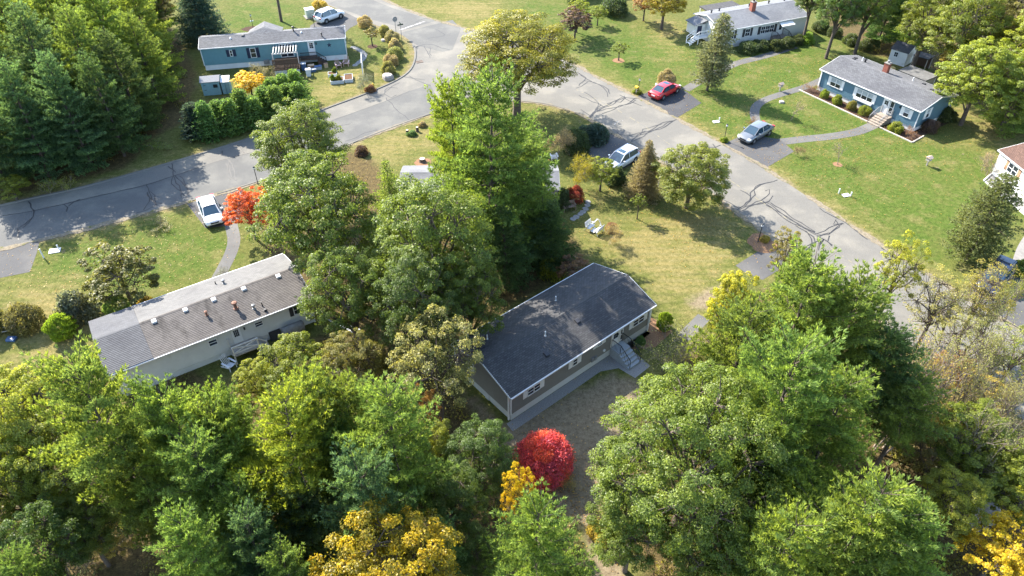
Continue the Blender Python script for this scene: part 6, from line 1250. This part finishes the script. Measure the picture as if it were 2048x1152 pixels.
# deck chairs
PINKP = M("pink_plastic", (0.5, 0.33, 0.3), .6, .1, 4); WHP = M("white_plastic", (0.62, 0.62, 0.63), .5, .05, 4)
def adirondack(x, y, rz, mat, label, grp=None):
    e = empty("garden_chair", (x, y, 0), rz, label, "chair", grp)
    for i in range(5): MB().add([(-.25 + i * .102, -.42, .36), (-.16 + i * .102, -.42, .36), (-.16 + i * .102, .2, .24), (-.25 + i * .102, .2, .24), (-.25 + i * .102, -.42, .385), (-.16 + i * .102, -.42, .385), (-.16 + i * .102, .2, .265), (-.25 + i * .102, .2, .265)], [(0,3,2,1),(4,5,6,7),(0,1,5,4),(1,2,6,5),(2,3,7,6),(3,0,4,7)]).build("seat_slat", mat, e)
    for i in range(5): MB().bar((-.21 + i * .105, .2, .25), (-.25 + i * .125, .52, 1.0 + .06 * (2 - abs(i - 2))), .095, .025, (1, 0, 0)).build("back_slat", mat, e)
    for s in (-1, 1):
        MB().box(s * .34 - .07, s * .34 + .07, -.48, .34, .55, .58).build("armrest", mat, e); MB().box(s * .31 - .025, s * .31 + .025, -.45, -.37, 0, .55).build("leg", mat, e); MB().bar((s * .29, -.4, .33), (s * .29, .62, .03), .03, .12).build("leg", mat, e); MB().box(s * .31 - .02, s * .31 + .02, .26, .32, .1, .55).build("leg", mat, e)
    return e
p = th.wp(17.05, -2.2); adirondack(p[0], p[1], R(25), PINKP, "left pink garden chair in front of the teal house", "pink garden chairs"); p = th.wp(18.15, -1.75); adirondack(p[0], p[1], R(0), PINKP, "right pink garden chair in front of the teal house", "pink garden chairs")
p = th.wp(17.6, -1.9); tbx = empty("side_table", p, R(11), "small brown table between the pink chairs", "table"); MB().lathe([(.22, .4), (.22, .44)], n=12).build("table_top", DKWOOD, tbx)
for k in range(3): t = k * 2.09; MB().bar((.15 * math.cos(t), .15 * math.sin(t), 0), (.1 * math.cos(t), .1 * math.sin(t), .4), .04).build("leg", DKWOOD, tbx)
x, y = G(1081, 322); adirondack(x, y, R(160), WHP, "white garden chair left of the orange pumpkin"); x, y = G(1108, 320); adirondack(x, y, R(190), WHP, "white garden chair right of the orange pumpkin")
x, y = G(1095, 325); pk = empty("pumpkin", (x, y, 0), 0, "orange pumpkin between two white garden chairs", "pumpkin")
ORG = M("pumpkin_orange", (0.5, 0.15, 0.015), .5, .1, 5); MB().loft([[(r_ * (1 + .07 * math.cos(8 * t)) * math.cos(t), r_ * (1 + .07 * math.cos(8 * t)) * math.sin(t), z) for t in [k * 2 * math.pi / 24 for k in range(24)]] for r_, z in ((.08, 0), (.22, .06), (.27, .17), (.2, .29), (.06, .3))]).build("fruit", ORG, pk, True); MB().tube([(0, 0, .29), (.03, 0, .37)], [.03, .02], 6).build("stem", GREYWOOD, pk)
# raised beds
SOILM = M("potting_soil", (0.11, 0.06, 0.035), 1.0, .3, 10, spec=.1); BEDW = M("bed_grey_white", (0.5, 0.53, 0.55), .7, .1, 4)
for (bx, by, w_, d_, lb, pl_) in ((16.0, -7.3, 1.65, 1.3, "front raised bed with lettuce before the teal house", True), (17.75, -7.15, 1.05, 1.75, "right raised bed of bare soil before the teal house", False), (15.75, -5.2, 1.1, .9, "small rear raised bed before the teal house", False)):
    e = empty("raised_bed", th.wp(bx, by), R(11.4), lb, "raised bed", "raised beds of the teal house")
    MB().box(0, w_, 0, .04, 0, .42).build("board", BEDW, e); MB().box(0, w_, d_ - .04, d_, 0, .42).build("board", BEDW, e); MB().box(0, .04, .04, d_ - .04, 0, .42).build("board", BEDW, e); MB().box(w_ - .04, w_, .04, d_ - .04, 0, .42).build("board", BEDW, e); MB().box(.04, w_ - .04, .04, d_ - .04, 0, .36).build("soil", SOILM, e)
for (bx, by, r_, h_, c, lb) in ((16.3, -6.7, .32, .75, "lime", "bright lettuce at the left of the front raised bed"), (17.0, -6.7, .4, .6, "maple", "green plants in the front raised bed"), (16.6, -4.3, .35, .9, "oak", "leafy plant behind the small raised bed")):
    crown, _, _, _ = BUSH[2]; o = bpy.data.objects.new("vegetable_plant", crown); COL.objects.link(o); q = th.wp(bx, by); o.location = (q[0], q[1], .3 if by < -5 else 0); o.scale = (r_, r_, h_); o.color = (*COLORS[c], .6); tag(o, lb, "plant")
# white lattice screen with posts
scr = empty("garden_screen", th.wp(20.1, -5.9), R(11.4 + 88), "white slanted screen panel near the grey-green bush", "screen")
m_ = MB().box(0, 3.2, -.03, .03, 1.75, 1.85).box(0, 3.2, -.03, .03, .25, .35)
for i in range(17): m_.box(.05 + i * .19, .17 + i * .19, -.015, .015, .35, 1.75)
m_.build("slat_panel", WHITE, scr)
for x_ in (0, 3.12): MB().box(x_, x_ + .09, -.045, .045, 0, 1.95).build("post", WHITE, scr)
# white upright bin and totes by the porch
p = th.wp(13.3, -4.1); wb = empty("compost_bin", p, R(11.4), "white upright bin between the hedge and the porch", "bin"); MB().loft([[(-a, -a, z), (a, -a, z), (a, a, z), (-a, a, z)] for a, z in ((.27, 0), (.3, .85))]).build("body", WHP, wb); MB().box(-.33, .33, -.33, .33, .852, .95).build("lid", WHP, wb, bevel=.03)
TOTE = [M("blue_tote", (0.05, 0.1, 0.2), .5, .1, 4), M("brown_box", (0.25, 0.15, 0.09), .8, .2, 4), M("grey_tote", (0.3, 0.33, 0.36), .5, .1, 4), M("tan_box", (0.45, 0.32, 0.2), .8, .2, 4)]
for i, (bx, by, w_, d_, h_, lb) in enumerate(((12.7, -2.2, .6, .6, .9, "tall blue storage bin beside the deck fence"), (13.6, -2.0, .8, .5, .5, "brown box at the foot of the porch"), (14.5, -2.3, .9, .55, .4, "grey storage tote at the foot of the porch"), (15.5, -1.9, .5, .4, .5, "tan box right of the grey tote"), (13.7, -2.9, 1.0, .5, .3, "low grey crate in front of the brown box"))):
    e = empty("storage_box", th.wp(bx, by), R(11.4 + i * 4), lb, "storage box", "boxes at the porch of the teal house"); MB().loft([[(-a, -b, z), (a, -b, z), (a, b, z), (-a, b, z)] for a, b, z in ((w_ * .45, d_ * .45, 0), (w_ * .5, d_ * .5, h_))]).build("body", TOTE[i % 4], e); MB().box(-w_ * .53, w_ * .53, -d_ * .53, d_ * .53, h_ + .001, h_ + .05).build("lid", TOTE[(i + 2) % 4], e)
# stone path pieces beside the teal house, stepping stones, rocks, stumps
STN = M("flagstone", (0.2, 0.195, 0.185), .9, .2, 4, bmp=.3)
def stone(x, y, r, label, name="stepping_stone", h=.05, grp=None, mat=None, seed=0):
    rr = random.Random(seed); n = 9; ring = [(r * rr.uniform(.8, 1.12) * math.cos(k * 2 * math.pi / n), r * rr.uniform(.75, 1.05) * math.sin(k * 2 * math.pi / n)) for k in range(n)]
    o = MB().loft([[(a, b, 0) for a, b in ring], [(a * .97, b * .97, h * .7) for a, b in ring], [(a * .8, b * .8, h) for a, b in ring]]).build(name, mat or STN); o.location = (x, y, 0.002); o.rotation_euler[2] = rr.uniform(0, 6); return tag(o, label, "stone", grp)
for i, (u, v) in enumerate(((1176, 404), (1175, 411), (1171, 418), (1166, 424), (1161, 428), (1153, 434), (1146, 438))): stone(*G(u, v), .34, ords[i] + " pale stepping stone from the top near the garden bench", grp="stepping stones by the hidden house", seed=i)
for i in range(14):
    t = i / 13; q = th.wp(19.2 + 1.4 * math.sin(t * 3.1), 4.0 - 6.0 * t); stone(q[0], q[1], .42, (["far end", "second", "third", "fourth", "fifth", "sixth", "seventh", "eighth", "ninth", "tenth", "eleventh", "twelfth", "thirteenth", "near end"][i] + " flat stone of the curved path beside the teal house"), name="path_stone", grp="stones of the curved path beside the teal house", seed=40 + i)
RK = M("field_rock", (0.32, 0.28, 0.25), .9, .25, 4, bmp=.5)
for i, (u, v, r, h, lb) in enumerate(((776, 158, .75, .6, "grey boulder at the tip of the street corner bed"), (767, 82, .4, .25, "flat pale rock left of the round bushes"), (1318, 170, .6, .15, "pale flat rock left of the red car"), (1563, 205, .35, .2, "small grey rock by the bare tree before the blue house"), (1947, 1025, 1.4, 1.1, "dark boulder in the lower right woods"), (1935, 1045, .8, .6, "smaller boulder beside the dark boulder at lower right"))): stone(*G(u, v), r, lb, "rock", h, seed=80 + i, mat=RK)
def stump(u, v, r, h, label):
    x, y = G(u, v); e = empty("tree_stump", (x, y, 0), 0, label, "stump"); MB().lathe([(r * 1.3, 0), (r * 1.05, h * .3), (r, h)], n=12).build("bark", MAT_BARK, e); MB().lathe([(r * .93, h + .001), (r * .9, h + .015)], n=12).build("cut_top", M("cut_wood", (0.5, 0.4, 0.27), .8, .15, 8), e)
stump(845, 323, .32, .35, "cut tree stump with pale top above the silver roof"); stump(815, 268, .16, .5, "left short log stump at the rough lawn"); stump(835, 263, .16, .55, "right short log stump at the rough lawn"); disc_sheet("sawdust_patch", 846, 325, .9, REDMULCH)
x, y = G(824, 270); gl = tag(bpy.data.objects.new("juniper_mat", BUSH[2][0]), "low dark green plant between the two log stumps", "plant"); COL.objects.link(gl); gl.location = (x, y, 0); gl.scale = (.6, .5, .5); gl.color = (*COLORS["hedge"], .2)
P_(BUSH, 2, 724, 308, 14, .9, "burg", .3, "low_bush", "dark brown shrub at the bend of the side street", "bush", "base"); P_(BUSH, 2, 845, 252, 9, .5, "straw", .3, "low_bush", "pale grass clump above the log stumps", "bush", "base")
# bench
x, y = G(1138, 420); bn = empty("garden_bench", (x, y, 0), R(20), "brown wooden bench beside the stepping stones", "bench")
BW = M("bench_wood", (0.2, 0.14, 0.1), .8, .2, 5)
for i in range(4): MB().box(-.65, .65, -.24 + i * .125, -.14 + i * .125, .42, .45).build("seat_slat", BW, bn)
for i in range(3): MB().box(-.65, .65, .27, .3, .52 + i * .14, .62 + i * .14).build("back_slat", BW, bn)
for s in (-1, 1):
    for yy in (-.22, .26): MB().box(s * .6 - .035, s * .6 + .035, yy - .03, yy + .03, 0, .42 if yy < 0 else .93).build("leg", BW, bn)
    MB().box(s * .6 - .04, s * .6 + .04, -.26, .3, .62, .66).build("armrest", BW, bn)
# white glider: two facing seats
x, y = G(1188, 462); gd = empty("garden_glider", (x, y, 0), R(50), "white glider with two facing seats on the dry lawn", "glider")
for s in (-1, 1):
    for i in range(4): MB().box(-.6, .6, s * (.35 + i * .12) - .05, s * (.35 + i * .12) + .05, .42, .45).build("seat_slat", WHP, gd)
    for i in range(5): MB().bar((-.6, s * (.84 + i * .035), .5 + i * .13), (.6, s * (.84 + i * .035), .5 + i * .13), .02, .1).build("back_slat", WHP, gd)
    for X_ in (-.62, .62): MB().bar((X_, s * .95, 0), (X_, s * .15, 1.35), .06).build("frame_leg", WHP, gd); MB().box(X_ - .03, X_ + .03, min(s * .3, s * .85), max(s * .3, s * .85), .64, .68).build("armrest", WHP, gd)
gd.scale = (.8, .8, .8)
MB().box(-.65, .65, -.03, .03, 1.33, 1.38).build("top_bar", WHP, gd); MB().box(-.45, .45, -.3, .3, .12, .15).build("foot_board", WHP, gd)
# wheelbarrow
x, y = G(38, 662); wbw = empty("wheelbarrow", (x, y, 0), R(25), "dark wheelbarrow with pale load beside the olive bush", "wheelbarrow"); DKP = M("dark_tray", (0.03, 0.035, 0.045), .5, .1, 4)
MB().loft([[(-a, -b, z), (a, -b * .8, z), (a, b * .8, z), (-a, b, z)] for a, b, z in ((.35, .24, .3), (.58, .38, .62), (.56, .36, .62), (.34, .22, .34))]).build("tray", DKP, wbw); MB().loft([[(-a, -b, z), (a, -b, z), (a, b, z), (-a, b, z)] for a, b, z in ((.4, .26, .36), (.42, .26, .52), (.2, .1, .62))]).build("load", M("pale_load", (0.4, 0.33, 0.28), .9, .3, 6), wbw)
for s in (-1, 1): MB().bar((.7, s * .1, .22), (-1.0, s * .3, .55), .05).build("handle", GREYWOOD, wbw); MB().bar((-.3, s * .22, .4), (-.42, s * .24, 0), .04).build("leg", BLACKM, wbw)
MB().tube([(.72, -.05, .2), (.72, .05, .2)], .2, 14).build("wheel", TYRE, wbw)
x, y = G(36, 666.5); tag(MB().box(-.35, .35, -.25, .25, 0, .2).build("blue_tub", TOTE[0], None, bevel=.03), "flat blue tub below the wheelbarrow", "tub").location = (x - .1, y - .75, 0)
# bird houses on posts
for u, v, lb in ((1559, 182, "grey stone-topped post on the lawn left of the blue house"), (1853, 331, "bird house on a post alone on the right lawn")):
    x, y = G(u, v); e = empty("bird_house", (x, y, 0), .5, lb, "bird house"); MB().box(-.06, .06, -.06, .06, 0, .6).build("post", GREYWOOD, e); MB().box(-.22, .22, -.2, .2, .6, .95).build("box", GREYWOOD, e); MB().loft([[(xx, -.3, .95), (xx, 0, 1.15), (xx, .3, .95)] for xx in (-.28, .28)]).build("roof", M("tan_roof", (0.45, 0.33, 0.25), .8, .2, 5), e)
# planter figure by the juniper
x, y = G(1205, 268); e = empty("flower_pot", (x, y, 0), 0, "white pot with red flower ball beside the juniper", "pot"); MB().lathe([(.12, 0), (.2, .4), (.22, .4), (.22, .45), (.18, .45)], n=12).build("pot", WHP, e); o = bpy.data.objects.new("flowers", BUSH[1][0]); COL.objects.link(o); o.parent = e; o.location = (0, 0, .42); o.scale = (.25, .25, .4); o.color = (0.2, 0.08, 0.05, .3)
# bird bath / white chairs at the white house, tarp, stairs
x, y = G(460, 735); adirondack(x, y, R(60), WHP, "white garden chair below the white house deck")
x, y = G(262, 912); tp_ = empty("tarp_cover", (x, y, 0), R(30), "white tarp glimpsed behind the bare pine trunk", "tarp")
rr = random.Random(9); rings = [[(a * 1.6 * math.cos(t) * rr.uniform(.92, 1.08), a * 1.0 * math.sin(t) * rr.uniform(.92, 1.08), z) for t in [k * 2 * math.pi / 14 for k in range(14)]] for a, z in ((1.08, 0), (1, .3), (.9, .9), (.6, 1.15), (.1, 1.25))]
tp_.scale = (.62, .62, .7); MB().loft(rings).build("cover", WHP, tp_, True); MB().tube([(1.7 * math.cos(t), 1.06 * math.sin(t), .12) for t in [k * 2 * math.pi / 14 for k in range(15)]], .02, 5, False).build("tie_rope", GREYWOOD, tp_)
x, y = G(697, 655); ld = empty("ladder", (x, y, .03), R(-35), "white lattice ladder lying by the end of the white house", "ladder")
for s in (-.28, .28): MB().box(-1.0, 1.0, s - .04, s + .04, 0, .09).build("rail", WHP, ld)
for i in range(8): MB().box(-.92 + i * .26, -.86 + i * .26, -.24, .24, .02, .07).build("rung", WHP, ld)
x, y = G(668, 646); tag(MB().bar((-1.1, 0, .03), (1.1, 0, .03), .12, .05).build("plank", WHP), "long pale plank lying left of the white ladder", "plank").location = (x, y, 0.0)
bpy.data.objects["plank"].rotation_euler[2] = R(-35)
